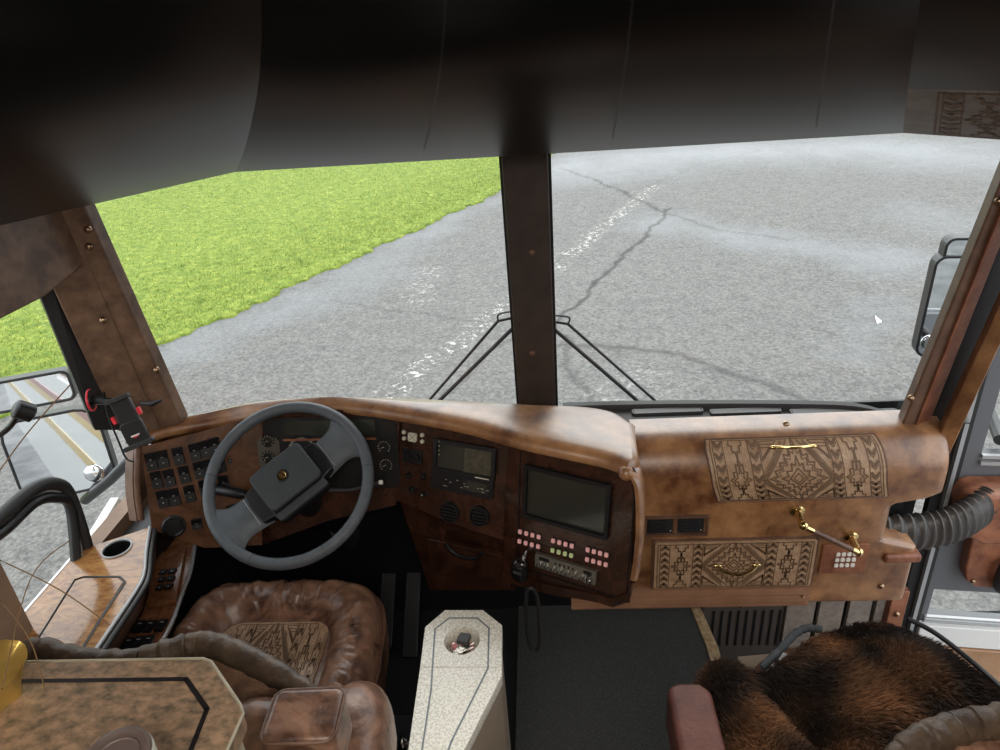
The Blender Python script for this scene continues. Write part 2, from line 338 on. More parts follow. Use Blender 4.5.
# ================================================================== SETTING
def ground():
    s = np.linspace(-1.25, 1.3, 620); yy = 3.0*(70/3.0)**np.linspace(0, 1, 560)
    Yg, S_ = np.meshgrid(yy, s, indexing='ij'); Xg = Yg*S_
    a = len(yy); b = len(s); vs = np.stack([Xg, Yg, np.full_like(Xg, GZ)], -1).reshape(-1, 3)
    idx = np.arange(a*b).reshape(a, b); fs = np.stack([idx[:-1, :-1], idx[:-1, 1:], idx[1:, 1:], idx[1:, :-1]], -1).reshape(-1, 4)
    me = bpy.data.meshes.new('ground'); me.vertices.add(len(vs)); me.vertices.foreach_set('co', vs.ravel()); me.loops.add(fs.size); me.loops.foreach_set('vertex_index', fs.ravel())
    me.polygons.add(len(fs)); me.polygons.foreach_set('loop_start', np.arange(0, fs.size, 4)); me.polygons.foreach_set('loop_total', np.full(len(fs), 4)); me.update(); me.validate()
    X = vs[:, 0]; Y = vs[:, 1]
    def dist(pl, jit=.03):
        d = np.full(len(X), 9.)
        jx = jit*(np.sin(Y*5.1)+.6*np.sin(X*9.3+Y*3)+.5*np.sin(Y*17)+.4*np.sin(X*31)); jy = jit*(np.sin(X*4.7)+.6*np.sin(Y*8.1-X*2)+.4*np.sin(X*19))
        px = X+jx; py = Y+jy
        for (p, q) in zip(pl[:-1], pl[1:]):
            dx, dy = q[0]-p[0], q[1]-p[1]; t = np.clip(((px-p[0])*dx+(py-p[1])*dy)/(dx*dx+dy*dy), 0, 1)
            d = np.minimum(d, np.hypot(px-p[0]-t*dx, py-p[1]-t*dy))
        return d
    G = lambda L: [onz(p, GZ)[:2] for p in L]
    cr = np.zeros(len(X))
    for L, wd, st in (([(560, 168), (590, 178), (620, 190), (650, 205), (668, 214)], .035, .9), ([(672, 208), (655, 225), (625, 255), (600, 280), (575, 305), (550, 328)], .035, .9),
                      ([(668, 214), (720, 230), (790, 240)], .03, .6), ([(556, 345), (590, 345), (640, 350), (685, 354), (720, 368), (760, 385), (830, 410)], .045, .6),
                      ([(565, 335), (572, 375), (590, 395), (605, 420)], .04, .5), ([(520, 338), (495, 345), (480, 365), (462, 380), (440, 395)], .035, .45), ([(330, 300), (400, 312), (500, 322)], .02, .45),
                      ([(640, 190), (700, 165), (760, 150)], .03, .3)):
        d = dist(G(L)); cr = np.maximum(cr, st*np.clip(1.4-d/wd, 0, 1))
    sp = np.zeros(len(X))
    for L, wd, st in (([(380, 400), (510, 302), (655, 186)], .13, .85), ([(418, 300), (424, 285), (428, 270)], .2, .5), ([(600, 400), (640, 380)], .3, .3)):
        d = dist(G(L)); sp = np.maximum(sp, st*np.clip(1.5-d/wd, 0, 1))
    dm = np.zeros(len(X))  # damp patches that carry the painted sky sheen
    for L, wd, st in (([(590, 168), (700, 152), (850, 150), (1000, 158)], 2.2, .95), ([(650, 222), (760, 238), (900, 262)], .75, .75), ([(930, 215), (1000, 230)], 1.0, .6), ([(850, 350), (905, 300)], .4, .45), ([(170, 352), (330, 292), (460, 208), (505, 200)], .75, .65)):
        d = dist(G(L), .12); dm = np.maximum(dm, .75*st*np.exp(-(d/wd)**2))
    for nm, v in (('crack', cr), ('speck', sp), ('damp_sheen', dm)):
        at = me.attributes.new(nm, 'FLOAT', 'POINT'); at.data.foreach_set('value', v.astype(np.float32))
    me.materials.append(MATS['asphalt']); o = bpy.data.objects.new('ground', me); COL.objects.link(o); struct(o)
    mb = MB(); mb.add([V(-70, -40, GZ-.02), V(70, -40, GZ-.02), V(70, 90, GZ-.02), V(-70, 90, GZ-.02)], [(0, 1, 2, 3)]); struct(mb.build('pavement', 'asphalt_far', smooth=False))
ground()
GA = onz((155, 350), GZ); GB = onz((505, 190), GZ)
gd = nrm((GB-GA)[:2]); gn = V(-gd[1], gd[0])
def lawn_mesh():
    mb = MB(); n = 900; near = []; 
    for i in range(n+1):
        t = -9+70*i/n; e = .05*math.sin(t*3.1)+.035*math.sin(t*8.7+1)+.03*math.sin(t*21)+random.uniform(-.02, .02)
        near.append(GA[:2]+gd*t+gn*(e+.035*max(0, t-8.3)**2))
    rows = []
    for k, (dd, z) in enumerate(((0, GZ+.001), (.015, GZ+.025), (.2, GZ+.04), (3, GZ+.05), (60, GZ+.05))):
        rows.append([V(p[0]+gn[0]*dd, p[1]+gn[1]*dd, z) for p in near])
    mb.grid(rows); struct(mb.build('lawn', 'lawn'))
    N = 260000; t = -4+26*np.random.rand(N)**1.3; d = 9*np.random.rand(N)**1.1-.02
    P = GA[:2]+np.outer(t, gd)+np.outer(d+.035*np.maximum(0, t-8.3)**2+.05*np.sin(t*3.1)+.035*np.sin(t*8.7+1), gn); Z = GZ+np.clip(.03+d*.05, .01, .05); an = np.random.rand(N)*6.28; hh = .01+.03*np.random.rand(N); wd = .002+.004*np.random.rand(N)
    tx = np.cos(an); ty = np.sin(an); le = np.random.randn(N, 2)*.025
    v = np.zeros((N, 3, 3)); v[:, 0] = np.stack([P[:, 0]-tx*wd, P[:, 1]-ty*wd, Z-.01], -1); v[:, 1] = np.stack([P[:, 0]+tx*wd, P[:, 1]+ty*wd, Z-.01], -1)
    v[:, 2] = np.stack([P[:, 0]+le[:, 0], P[:, 1]+le[:, 1], Z+hh], -1)
    me = bpy.data.meshes.new('grass'); me.vertices.add(3*N); me.vertices.foreach_set('co', v.ravel()); me.loops.add(3*N); me.loops.foreach_set('vertex_index', np.arange(3*N))
    me.polygons.add(N); me.polygons.foreach_set('loop_start', np.arange(0, 3*N, 3)); me.polygons.foreach_set('loop_total', np.full(N, 3)); me.update(); me.validate()
    me.materials.append(MATS['grass_blade']); o = bpy.data.objects.new('grass', me); COL.objects.link(o)
    tag(o, 'short bright green mown grass along the left edge of the pavement', 'grass', kind='stuff')
lawn_mesh()
mb = MB(); q = onz((876, 320), GZ+.004); mb.add([q+V(-.03, -.1, 0), q+V(.03, -.07, .012), q+V(.045, .12, .004), q+V(0, .03, .02)], [(0, 1, 3), (1, 2, 3), (0, 3, 2)])
mb.prism([q+V(-.03, -.1, -.003), q+V(.03, -.07, -.003), q+V(.045, .12, -.003)], V(0, 0, .002))
tag(mb.build('litter_scrap', 'crown_white'), 'small white scrap lying on the pavement in front of the right windshield', 'litter')

ZF = 0.0; ZC = 2.32
# floor of the cab (driver side + aisle) with the step well on the right
mb = MB(); xe = .52
mb.box((-1.3, -2.6, -.08), (xe, 2.1, 0)); mb.box((xe, -2.6, -.08), (1.28, .75, 0)); struct(mb.build('floor', 'rubber', smooth=False))
mb = MB(); mb.prism([V(-.14, 2.05, .0), V(.50, 2.05, .0), V(.525, 1.78, .0), V(.525, -1.2, 0), V(-.14, -1.2, 0)], V(0, 0, .012))
struct(mb.build('floor_carpet', 'carpet', smooth=False))
mb = MB(); mb.prism([V(.50, 2.06, .0), V(.535, 2.06, .0), V(.565, 1.78, .0), V(.565, .7, 0), V(.525, .7, 0), V(.525, 1.78, 0)], V(0, 0, .016))
struct(mb.build('trim_1', 'travertine', smooth=False, bevel=.003))
mb = MB(); mb.box((xe, .7, -.47), (1.28, 2.1, -.42)); mb.box((xe, .7, -.42), (xe+.02, 2.1, 0)); mb.box((xe+.02, 1.2, -.42), (1.28, 1.62, -.2), 1); mb.box((.6,1.5,-.2),(1.22,1.6,-.17),1)
struct(mb.build('floor_stepwell', ['rubber', 'leather_red'], smooth=False))
mb = MB(); mb.box((-1.36, -2.7, ZC), (1.36, 2.0, ZC+.05)); struct(mb.build('ceiling', 'ceiling', smooth=False))
mb = MB(); mb.box((-1.36, -2.7, -.08), (1.36, -2.62, ZC)); struct(mb.build('wall_back', 'wall', smooth=False))
# left wall: pieces round the side window openings
XL = -1.27
mb = MB(); mb.box((XL-.05, -2.62, -.4), (XL, 1.99, .78)); mb.box((XL-.05, 1.14-1.34, .78), (XL+.06, 1.13, ZC)); mb.box((XL-.05, -2.62, .78), (XL, -2.0, ZC)); mb.box((XL-.05, -2.0, 1.75), (XL, 1.85, ZC))
struct(mb.build('wall_left', 'wall', smooth=False))
mb = MB(); mb.prism([onx(p, -1.13) for p in ((-60, 352), (0, 320), (45, 297), (88, 262), (60, 200), (-60, 232))], V(-.03, 0, 0)); struct(mb.build('trim_2', 'pillar_leather', smooth=False, bevel=.006))
def sheet(name, x, y0, y1, z0, z1, parent=None):
    mb = MB(); mb.add([V(x, y0, z0), V(x, y1, z0), V(x, y1, z1), V(x, y0, z1)], [(0, 1, 2, 3)]); o = mb.build(name, 'glass', parent, smooth=False, merge=False)
    return o if parent else struct(o)
sheet('window_1', XL-.048, 1.12, 1.75, .78, 1.48)
sheet('window_2', XL-.048, -2.0, -.2, .78, 1.75)  # unseen rear window, added to let daylight into the cabin
# painted bus flank outside, seen in the mirrors
mb = MB(); mb.box((XL-.1, -9, -.75), (XL-.055, 1.55, .74), 0); mb.box((XL-.1, -9, .78+.98), (XL-.055, 1.6, 2.6), 0)
mb.box((XL-.106, -9, .1), (XL-.1, 1.5, .2), 1); mb.box((XL-.106, -9, .45), (XL-.1, 1.5, .52), 1); mb.box((XL-.106, -9, .52), (XL-.1, 1.5, .58), 2); mb.box((XL-.106, -9, 1.9), (XL-.1, 1.5, 2.0), 1)
mb.box((XL-.1, -9, .74), (XL-.055, -2.05, 1.78), 3)
struct(mb.build('wall_left_outside', ['bus_white', 'bus_gold', 'bus_red', 'black_gloss'], smooth=False))
# bus nose under the windshield (outside)
mb = MB(); xs = np.linspace(XC-1.30, XC+1.30, 40)
mb.grid([[V(x, wsY(x, .93)+.0, .86) for x in xs], [V(x, wsY(x, .93)+.08, .80) for x in xs], [V(x, wsY(x, .93)+.2, .74) for x in xs], [V(x, wsY(x, .93)+.28, .3) for x in xs], [V(x, wsY(x, .93)+.28, -.7) for x in xs]])
struct(mb.build('wall_front', 'black'))
# windshields
def ws_glass(x0, x1, name):
    mb = MB(); mb.grid([[V(x, wsY(x, z), z) for x in np.linspace(x0, x1, 24)] for z in np.linspace(.86, 2.1, 8)]); struct(mb.build(name, 'glass'))
ws_glass(XC+.03, XC+1.16, 'window_3'); ws_glass(XC-1.16, XC-.03, 'window_4')
mb = MB(); mb.box((XC-1.25, 1.5, 2.05), (XC+1.25, 1.95, ZC)); struct(mb.build('wall_front_header', 'black', smooth=False))
# centre mullion
t = thing('windshield_mullion', 'brown leather centre post between the two windshields', 'post', (XC, 1.93, .9))
def ml(x, z, d=0): return V(x, wsY(XC, z)-.045-d, z)
mb = MB(); mb.prism([ml(XC-.058, .88), ml(XC+.058, .88), ml(XC+.058, .88, -.05), ml(XC-.058, .88, -.05)], ml(0, 2.06)-ml(0, .88)); mb.build('post_cover', 'post_leather', t, smooth=False, bevel=.006)
mb = MB(); mb.prism([ml(XC-.066, .88, -.03), ml(XC+.066, .88, -.03), ml(XC+.066, .88, -.05), ml(XC-.066, .88, -.05)], ml(0, 2.06)-ml(0, .88)); mb.build('gasket', 'rubber', t, smooth=False)
for py in (252, 353):
    p = onp((532, py), ml(0, .9), nrm(V(0, -1, -.16))); snap(p, V(0, -1, -.16), t, mat='leather_dark')
# windshield tray / defroster strip on the right
t = thing('defroster_tray', 'black tray with defroster slots along the right windshield base', 'vent', (.65, 1.85, .93))
mb = MB(); xs = np.linspace(.05, 1.06, 36)
def tp(x, k):
    e = wsY(x, .95); q = .5*(1+math.tanh((x-.98)*18)); e = e*(1-q*.05)
    return [V(x, 1.79, .88), V(x, 1.795, .925), V(x, e-.075, .915), V(x, e-.06, .918), V(x, e-.048, .935), V(x, e-.025, .935), V(x, e-.01, .88)][k]
mb.grid([[tp(x, k) for x in xs] for k in range(7)]); mb.build('tray', 'rubber', t)
for a, b in ((634, 702), (712, 780), (792, 862), (872, 896)):
    P = onz((a, 413), .92); Q = onz((b, 413), .92); mb = MB(); n_ = 7
    mb.box((P[0], P[1]-.010, .91), (Q[0], P[1]+.010, .926)); mb.build('slot', 'black', t, smooth=False)
    mb = MB(); ringplate(mb, (V((P[0]+Q[0])/2, P[1], .914), V(1, 0, 0), V(0, 1, 0), V(0, 0, 1)), Q[0]-P[0]+.012, .028, .004, .012, .008); mb.build('slot_frame', 'rubber_grey', t)
# generic slab from four 3-D points, stretched upward
def slab(q, thick, mb, mi=0, up=1.0):
    a, b, c, d = q; c = b+(c-b)*up; d = a+(d-a)*up; return mb.prism([a, b, c, d], thick, mi)
# left A pillar
t = thing('windshield_pillar', 'brown leather pillar with snap buttons at the left end of the windshield', 'post', (-1.13, 1.72, .9))
A = [ony((150, 432), 1.70), ony((182, 424), 1.74), ony((85, 210), 1.62), ony((62, 214), 1.6)]
mb = MB(); slab(A, V(0, .05, 0), mb, up=1.5); mb.build('outer_flange', 'pillar_leather', t, smooth=False, bevel=.006)
B = [ony((118, 432), 1.66), ony((160, 430), 1.70), ony((84, 250), 1.62), ony((40, 262), 1.56)]
mb = MB(); slab(B, V(-.02, .06, 0), mb, up=1.7); mb.build('inner_face', 'pillar_leather', t, smooth=False, bevel=.006)
Cc = [onx((95, 430), XL+.03), onx((128, 430), XL+.06), onx((62, 290), XL+.06), onx((40, 296), XL+.03)]
mb = MB(); slab(Cc, V(-.02, .02, 0), mb, up=1.3); mb.build('gasket', 'rubber', t, smooth=False)
for px, py in ((89, 229), (90, 246), (157, 369)): snap(onp((px, py), A[0]-V(0, .002, 0), nrm(np.cross(A[1]-A[0], A[3]-A[0])))-V(0, .004, 0), V(.3, -1, 0), t)
snap(onp((103, 320), B[0], nrm(np.cross(B[1]-B[0], B[3]-B[0]))), V(.3, -1, 0), t)
# right A pillar
t = thing('windshield_pillar', 'brown leather pillar at the right end of the windshield beside the door', 'post', (1.05, 1.72, .9))
A = [ony((896, 440), 1.70), ony((911, 444), 1.70), ony((988, 255), 1.62), ony((971, 255), 1.62)]
mb = MB(); slab(A, V(0.01, .05, 0), mb, up=2.3); mb.build('outer_flange', 'leather_dark', t, smooth=False, bevel=.006)
A2 = [ony((908, 445), 1.695), ony((920, 447), 1.72), ony((990, 272), 1.65), ony((978, 270), 1.615)]
mb = MB(); slab(A2, V(0.01, .05, 0), mb, up=2.3); mb.build('inner_edge', 'leather_red', t, smooth=False, bevel=.004)
A3 = [ony((914, 447), 1.74), ony((942, 452), 1.74), ony((1010, 290), 1.68), ony((976, 290), 1.68)]
mb = MB(); slab(A3, V(0.01, .03, 0), mb, up=2.3); mb.build('gasket', 'black', t, smooth=False)
A4 = [ony((932, 452), 1.67), ony((949, 456), 1.67), ony((1001, 344), 1.60), ony((1001, 303), 1.6)]
mb = MB(); slab(A4, V(0.02, .05, 0), mb, up=3.0); mb.build('door_side_face', 'leather', t, smooth=False, bevel=.005)
snap(onp((911, 398), A[0]-V(0, .004, 0), nrm(np.cross(A[1]-A[0], A[3]-A[0]))), V(-.5, -1, 0), t)
snap(onp((999, 201), A[0]-V(0, .004, 0), nrm(np.cross(A[1]-A[0], A[3]-A[0]))), V(-.5, -1, 0), t)
# ------------------------------------------------------------------ right wall and passenger door
XR = 1.27
mb = MB(); mb.box((XR, -2.62, .78), (XR+.05, -1.9, ZC)); mb.box((XR, -2.62, -.5), (XR+.05, .8, .78)); mb.box((XR, -.3, .78), (XR+.05, .8, ZC)); mb.box((XR, -2, 1.75), (XR+.05, 1.86, ZC))
struct(mb.build('wall_right', 'wall', smooth=False))
sheet('window_5', XR+.048, -1.9, -.3, .78, 1.75)  # unseen as well, added for daylight from the right
# the entry door, swung open: it stands across the end of the doorway
FO = Facet(ony((950, 500), 1.88), 7, 0)
dt = bpy.data.objects.new('door_1', None); COL.objects.link(dt); dt.location = tuple(FO.P((922, 600))); struct(dt)
O_ = FO.P((921, 606))*V(1, 1, 0)
def D(u, z, off=0): return O_+FO.h*u+FO.n*off+V(0, 0, z)
def uz(p): q = FO.P(p); return np.dot((q-O_), FO.h), q[2]
uL, zL1 = uz((934, 589)); _, zL0 = uz((960, 619)); uU, zU0 = uz((981, 455)); W = .80; zt, zb = 1.80, -.42
def dbox(mb, u0, u1, z0, z1, o0, o1, mi=0): mb.box((u0, z0, o0), (u1, z1, o1), mi, (O_, FO.h, V(0, 0, 1), FO.n)); return mb
mb = MB()
for a in ((0, W, zb, zL0), (0, uL, zL0, zL1), (W-.08, W, zL0, zL1), (0, W, zL1, zU0), (0, uU, zU0, zt-.12), (W-.08, W, zU0, zt-.12), (0, W, zt-.12, zt)): dbox(mb, *a, -.04, 0)
mb.build('door_frame', 'grey_metal', dt, smooth=False)
for nm, z0, z1, u0 in (('lower_pane', zL0, zL1, uL), ('upper_pane', zU0, zt-.12, uU)):
    mb = MB(); mb.add([D(u0, z0, -.02), D(W-.08, z0, -.02), D(W-.08, z1, -.02), D(u0, z1, -.02)], [(0, 1, 2, 3)]); mb.build(nm, 'glass', dt, smooth=False, merge=False)
mb = MB(); dbox(mb, uU, W, zU0-.006, zU0+.006, 0, .012); dbox(mb, uU, W, zU0-.030, zU0-.018, 0, .012); mb.build('window_rail', 'light_metal', dt, smooth=False)
mb = MB(); dbox(mb, uL-.01, W, zL0+.004, zL0+.012, 0, .012); dbox(mb, uL-.01, W, zL0-.012, zL0-.004, 0, .014); mb.build('window_rail', 'light_metal', dt, smooth=False)
z2 = uz((960, 622))[1]; z3 = uz((960, 641))[1]; mb = MB(); dbox(mb, 0.0, W, z3, z2, 0, .03); mb.build('white_sill', 'bus_white', dt, smooth=False, bevel=.004)
mb = MB(); dbox(mb, 0.0, W, zb, z3-.004, 0, .035); mb.build('lower_panel', 'tan_leather', dt, smooth=False, bevel=.006)
mb = MB(); dbox(mb, -.014, .0, zb, zt, -.03, .015, 0); dbox(mb, -.026, -.014, zb, zt, -.03, .02, 1); dbox(mb, -.06, -.026, zb, zt, -.03, .0, 0); mb.build('door_seal', ['rubber', 'light_metal'], dt, smooth=False)
# leather box on the door with pull handle
mb = MB(); mb.prism([FO.P(p, .12) for p in ((965, 510), (972, 500), (984, 497), (1060, 497), (1060, 546), (985, 546), (966, 538))], -FO.n*.12); ar = mb.build('armrest', 'leather_red', dt, bevel=.014, seg=3)
mb = MB(); mb.prism([FO.P(p, .05) for p in ((976, 520), (1060, 520), (1060, 596), (975, 587), (966, 581), (965, 572))], -FO.n*.05); mb.build('armrest_base', 'leather_red', ar, bevel=.008)
snap(FO.P((973, 581), .05), FO.n, ar); c = FO.P((1008, 574), .06)
mb = MB(); mb.tube(spline([c+V(.03, 0, .07)-FO.n*.015, c+V(-.015, 0, .05)+FO.n*.01, c+FO.n*.02+V(-.03, 0, 0), c+V(-.015, 0, -.05)+FO.n*.01, c+V(.03, 0, -.07)-FO.n*.015], 6), .02, 10); mb.build('pull_handle', 'rubber', ar)
# ------------------------------------------------------------------ overhead glossy panels
def overhead():
    zl = 1.757; R = .45
    path = [onz((-160, 262), zl), onz((235, 172), zl), onz((505, 158), zl), onz((903, 133), zl), onz((903, 133), zl)+V(.42, -.55, 0)]
    path[2] = path[1]+(path[3]-path[1])*.45
    prof = [(0, zl)]; NS = 12; LT = .88
    for k in range(NS):
        q_ = (k+.5)/NS; a = math.radians(74-9*min(1, q_/.6)-34*max(0, (q_-.6)/.4)); ds = LT/NS; prof.append((prof[-1][0]-ds*math.sin(a), prof[-1][1]+ds*math.cos(a)))
    prof.append((prof[-1][0]-.02, ZC)); prof = prof[::-1]
    pts2 = [p[:2] for p in path]
    def off(i, d):
        ns = []
        for a, b in ((i-1, i), (i, i+1)):
            if a >= 0 and b < len(pts2):
                e = pts2[b]-pts2[a]
                if np.linalg.norm(e) > 1e-6: e = nrm(e); ns.append(V(-e[1], e[0]))
        if len(ns) == 1: return pts2[i]+ns[0]*d
        mm = nrm(ns[0]+ns[1]); return pts2[i]+mm*d/max(.3, np.dot(mm, ns[0]))
    t = thing('overhead_cabinet', 'glossy black curved overhead cabinet above the windshields', 'cabinet', (0, 1.5, 1.76))
    nm = ['left_wing_panel', 'center_panel', 'center_panel', 'right_wing_panel']
    for s_ in range(4):
        if s_ == 2: continue
        j = s_+1 if s_ != 1 else 3
        G = []
        for (d, z) in prof:
            a = off(s_, d); b = off(j, d); G.append([V(*(a+(b-a)*k/12), z) for k in range(13)])
        a = off(s_, .03); b = off(j, .03); G.append([V(*(a+(b-a)*k/12), zl+.02) for k in range(13)])
        if s_ == 3:
            kv = min(range(1, 13), key=lambda k: abs(projy(G[k][2])-84)); nv_ = 13-kv
            lo = G[kv:14]; mb = MB(); mb.grid(G[:kv+1]); mb.build('right_wing_panel', 'black_gloss', t)
            mb = MB(); mb.grid(lo+G[14:], 0)
            def S(u, v):
                k = kv+v*nv_; i = int(min(k, 12)); f = k-i; g0 = G[i]; g1 = G[i+1]; x = u*12; j_ = int(min(x, 11)); fx = x-j_
                q = lambda r: r[j_]*(1-fx)+r[j_+1]*fx
                p = q(g0)*(1-f)+q(g1)*f; n_ = nrm(np.cross(q(g1)-q(g0), g0[12]-g0[0])); 
                return p, (n_ if np.dot(n_, CAM-p) > 0 else -n_)
            Lr = [(pl, wd) for pl, wd in aztec(2)]
            ribbons(mb, Lr, lambda u, v: S(.08+u*.9, .04+v*.92), .006, 2.5, 1)
            mb.build('tooled_valance', ['valance', 'tooled_line'], t)
        else:
            mb = MB(); mb.grid(G); mb.build(nm[s_], 'black_gloss', t)
            if s_ == 1:
                for px in (431, 623, 822):
                    f = (px-235)/670; mb = MB(); gg = []
                    for row in G[:12]:
                        e = row[0]+(row[12]-row[0])*f; gg.append([e+V(-.0018, -.001, 0), e+V(.0018, -.001, 0)])
                    mb.grid(gg); mb.build('panel_seam', 'black', t)
    # back/top closure
    mb = MB(); mb.box((-1.25, 1.58, 1.80), (1.25, 1.75, 1.86)); mb.build('rear_board', 'black', t, smooth=False)
overhead()
# ================================================================== PASSENGER SIDE DASH
def dash_right():
    t = thing('passenger_dashboard', 'mottled brown leather passenger dashboard with compartment door and drawer', 'dashboard', (.65, 1.65, .4))
    prof = []
    prof += [(1.785, .90), (1.783, .94), (1.772, .955), (1.75, .958), (1.72, .958)]
    R = .115
    for a in np.linspace(8, 90, 12): prof.append((1.715-R*math.sin(math.radians(a)), .843+R*math.cos(math.radians(a))))
    for z in np.linspace(.83, .40, 30): prof.append((1.60+.0*(z-.85), z))
    prof += [(1.612, .385), (1.66, .380), (1.72, .380)]
    xl = .238
    def xr(z):
        p = 1.085
        if z < .775:
            f = min(1, (.775-z)/.03); p = 1.085-(1.085-.955)*math.sin(f*math.pi/2)
            if z < .612: p = .955+.09*min(1, (.612-z)/.008)
        return p
    G = []
    for (y, z) in prof:
        x1 = xr(z); r = .035 if z > .6 else .02; row = [V(xl+(x1-r-xl)*k/24, y, z) for k in range(25)]
        for a in np.linspace(15, 90, 6):
            row.append(V(x1-r+r*math.sin(math.radians(a)), y+r*(1-math.cos(math.radians(a))), z))
        row.append(V(x1, max(y+r, 1.785), z)); G.append(row)
    mb = MB(); mb.grid(G); mb.build('dash_body', 'leather', t)
    # shelf of the notch where the bellows hose leaves
    mb = MB(); a = ony((884, 553), 1.6); mb.box((.95, 1.585, a[2]-.03), (1.055, 1.775, a[2]+.0)); mb.build('notch_shelf', 'leather_red', t, bevel=.01, seg=3, smooth=True)
    mb = MB(); mb.box((.93, 1.74, .6), (1.06, 1.775, .80)); mb.build('notch_back', 'black', t, smooth=False)
    mb = MB(); q = ony((898, 600), 1.64); mb.box((q[0]-.025, 1.63, .2), (q[0]+.025, 1.66, .40)); mb.build('bracket', 'leather_red', t, bevel=.004); snap(V(q[0], 1.63, ony((897, 614), 1.63)[2]), V(0, -1, 0), t)
    def PS(s):      # profile position by arc parameter: 0 = top back .. 1 = z .40
        pass
    # tooled compartment door following the curve
    zt = .78
    def door(u, v, off=.006):
        x0 = .425+.04*v+.0; x1 = .895+.03*v; x = x0+(x1-x0)*u
        if v < .55:
            a = 28+(90-28)*v/.55; A_ = math.radians(a); R2 = R+off; P = V(x, 1.715-R2*math.sin(A_), .843+R2*math.cos(A_)); N = V(0, -math.sin(A_), math.cos(A_))
        else:
            P = V(x, 1.60-off, .843-(v-.55)/.45*(.843-.785)); N = V(0, -1, 0)
        return P, N
    def rounded(u, v):   # trims the upper corners
        return 1
    mb = MB(); us = np.linspace(0, 1, 30); vs = np.linspace(0, 1, 22)
    def dd(u, v, off=.006):
        w_ = .035*math.exp(-((v)/.10)**2) if True else 0; u2 = .5+(u-.5)*(1-w_*(1 if abs(u-.5) > .3 else .6)); return door(u2, v, off)
    mb.grid([[dd(u, v)[0] for u in us] for v in vs])
    edge = [dd(u, 0) for u in us]+[dd(1, v) for v in vs]+[dd(u, 1) for u in us[::-1]]+[dd(0, v) for v in vs[::-1]]
    mb.grid([[e[0] for e in edge], [e[0]-e[1]*.006 for e in edge]])
    ribbons(mb, aztec(2.9), lambda u, v: dd(.012+u*.976, .02+v*.96, .0065), .0042, 2.9, 1)
    d = mb.build('compartment_door', ['tooled', 'tooled_line'], t); d['label'] = 'tooled leather compartment door'
    mb = MB(); mb.tube([e[0]-e[1]*.002 for e in edge[::2]], .0035, 6, closed=True); mb.build('door_piping', 'leather_dark', d)
    mb = MB(); c, n_ = dd(.5, .13, .006); up_ = nrm(np.cross(V(1, 0, 0), n_))
    mb.tube(spline([c+V(-.055, 0, 0)-n_*.002, c+V(-.05, 0, 0)+n_*.006, c+V(-.02, 0, 0)+n_*.018+up_*.006, c+V(.02, 0, 0)+n_*.018+up_*.006, c+V(.05, 0, 0)+n_*.006, c+V(.055, 0, 0)-n_*.002], 6), [.004]*31, 8)
    for sx in (-1, 1): mb.ell(c+V(sx*.052, 0, 0)+n_*.003, (.012, .006, .006), 8, fr=(V(1, 0, 0), up_, n_))
    mb.build('handle', 'brass', d)
    F = Facet(V(.6, 1.6, .6), 0, 0)
    # drawer
    a = F.P((654, 541)); b = F.P((812, 583)); w_ = b[0]-a[0]-.012; h_ = a[2]-b[2]-.004; c = V((a[0]+b[0])/2-.004, 1.6, (a[2]+b[2])/2)
    fr = (c, V(1, 0, 0), V(0, 0, 1), V(0, -1, 0)); mb = MB(); plate(mb, fr, w_, h_, .012, .006)
    ribbons(mb, aztec(w_/h_), lambda u, v: (c+V((u-.5)*w_*.98, -.0122, (v-.5)*h_*.97), V(0, -1, 0)), .0042, w_/h_, 1)
    d = mb.build('drawer', ['tooled', 'tooled_line'], t, smooth=False); d['label'] = 'tooled leather drawer front'
    mb = MB(); ringplate(mb, fr, w_+.016, h_+.016, .006, .006, .007); mb.build('drawer_piping', 'leather_dark', d)
    mb = MB(); c2 = c+V(.01, -.012, -.008); mb.tube(spline([c2+V(-.058, .002, .006), c2+V(-.04, -.012, -.004), c2+V(0, -.02, -.01), c2+V(.04, -.012, -.004), c2+V(.058, .002, .006)], 6), [.0035]+[.005]*23+[.0035], 8)
    for sx in (-1, 1): mb.ell(c2+V(sx*.056, 0, .006), (.013, .004, .005), 8)
    mb.build('handle', 'brass', d)
    # twin vents
    a = F.P((643, 516)); b = F.P((707, 534)); c = (a+b)/2; fr = (c, V(1, 0, 0), V(0, 0, 1), V(0, -1, 0)); W = b[0]-a[0]; H = a[2]-b[2]
    mb = MB(); ringplate(mb, fr, W, H, .007, .008, .004); mb.box((c[0]-.003, 1.594, c[2]-H/2+.005), (c[0]+.003, 1.6, c[2]+H/2-.005)); vf = mb.build('vent_frame', 'leather_dark', t)
    for sx in (-1, 1):
        mb = MB(); cc = c+V(sx*W*.235, -.001, 0); mb.box((cc[0]-W*.2, 1.597, cc[2]-H*.36), (cc[0]+W*.2, 1.6, cc[2]+H*.36))
        for k in range(6): zz = cc[2]+(k-2.5)*H*.115; mb.box((cc[0]-W*.18, 1.592, zz-.0012), (cc[0]+W*.12, 1.597, zz+.0012))
        mb.ell(V(cc[0]+W*.155, 1.593, cc[2]-H*.2), (.003, .003, .003), 6, 1); mb.build('vent_louvre', ['rubber', 'steel'], vf, smooth=False)
    # grooved rail under the drawer
    a = F.P((566, 590)); b = F.P((808, 604)); mb = MB(); z1 = F.P((730, 586))[2]; z0 = F.P((730, 603))[2]; x1 = F.P((808, 590))[0]
    pr = [(0, z0), (-.016, z0), (-.018, z0+.008), (-.010, z0+.010), (-.010, z0+.015), (-.018, z0+.017), (-.018, (z0+z1)/2+.004), (-.011, (z0+z1)/2+.006), (-.011, (z0+z1)/2+.01), (-.018, (z0+z1)/2+.012), (-.016, z1), (0, z1)]
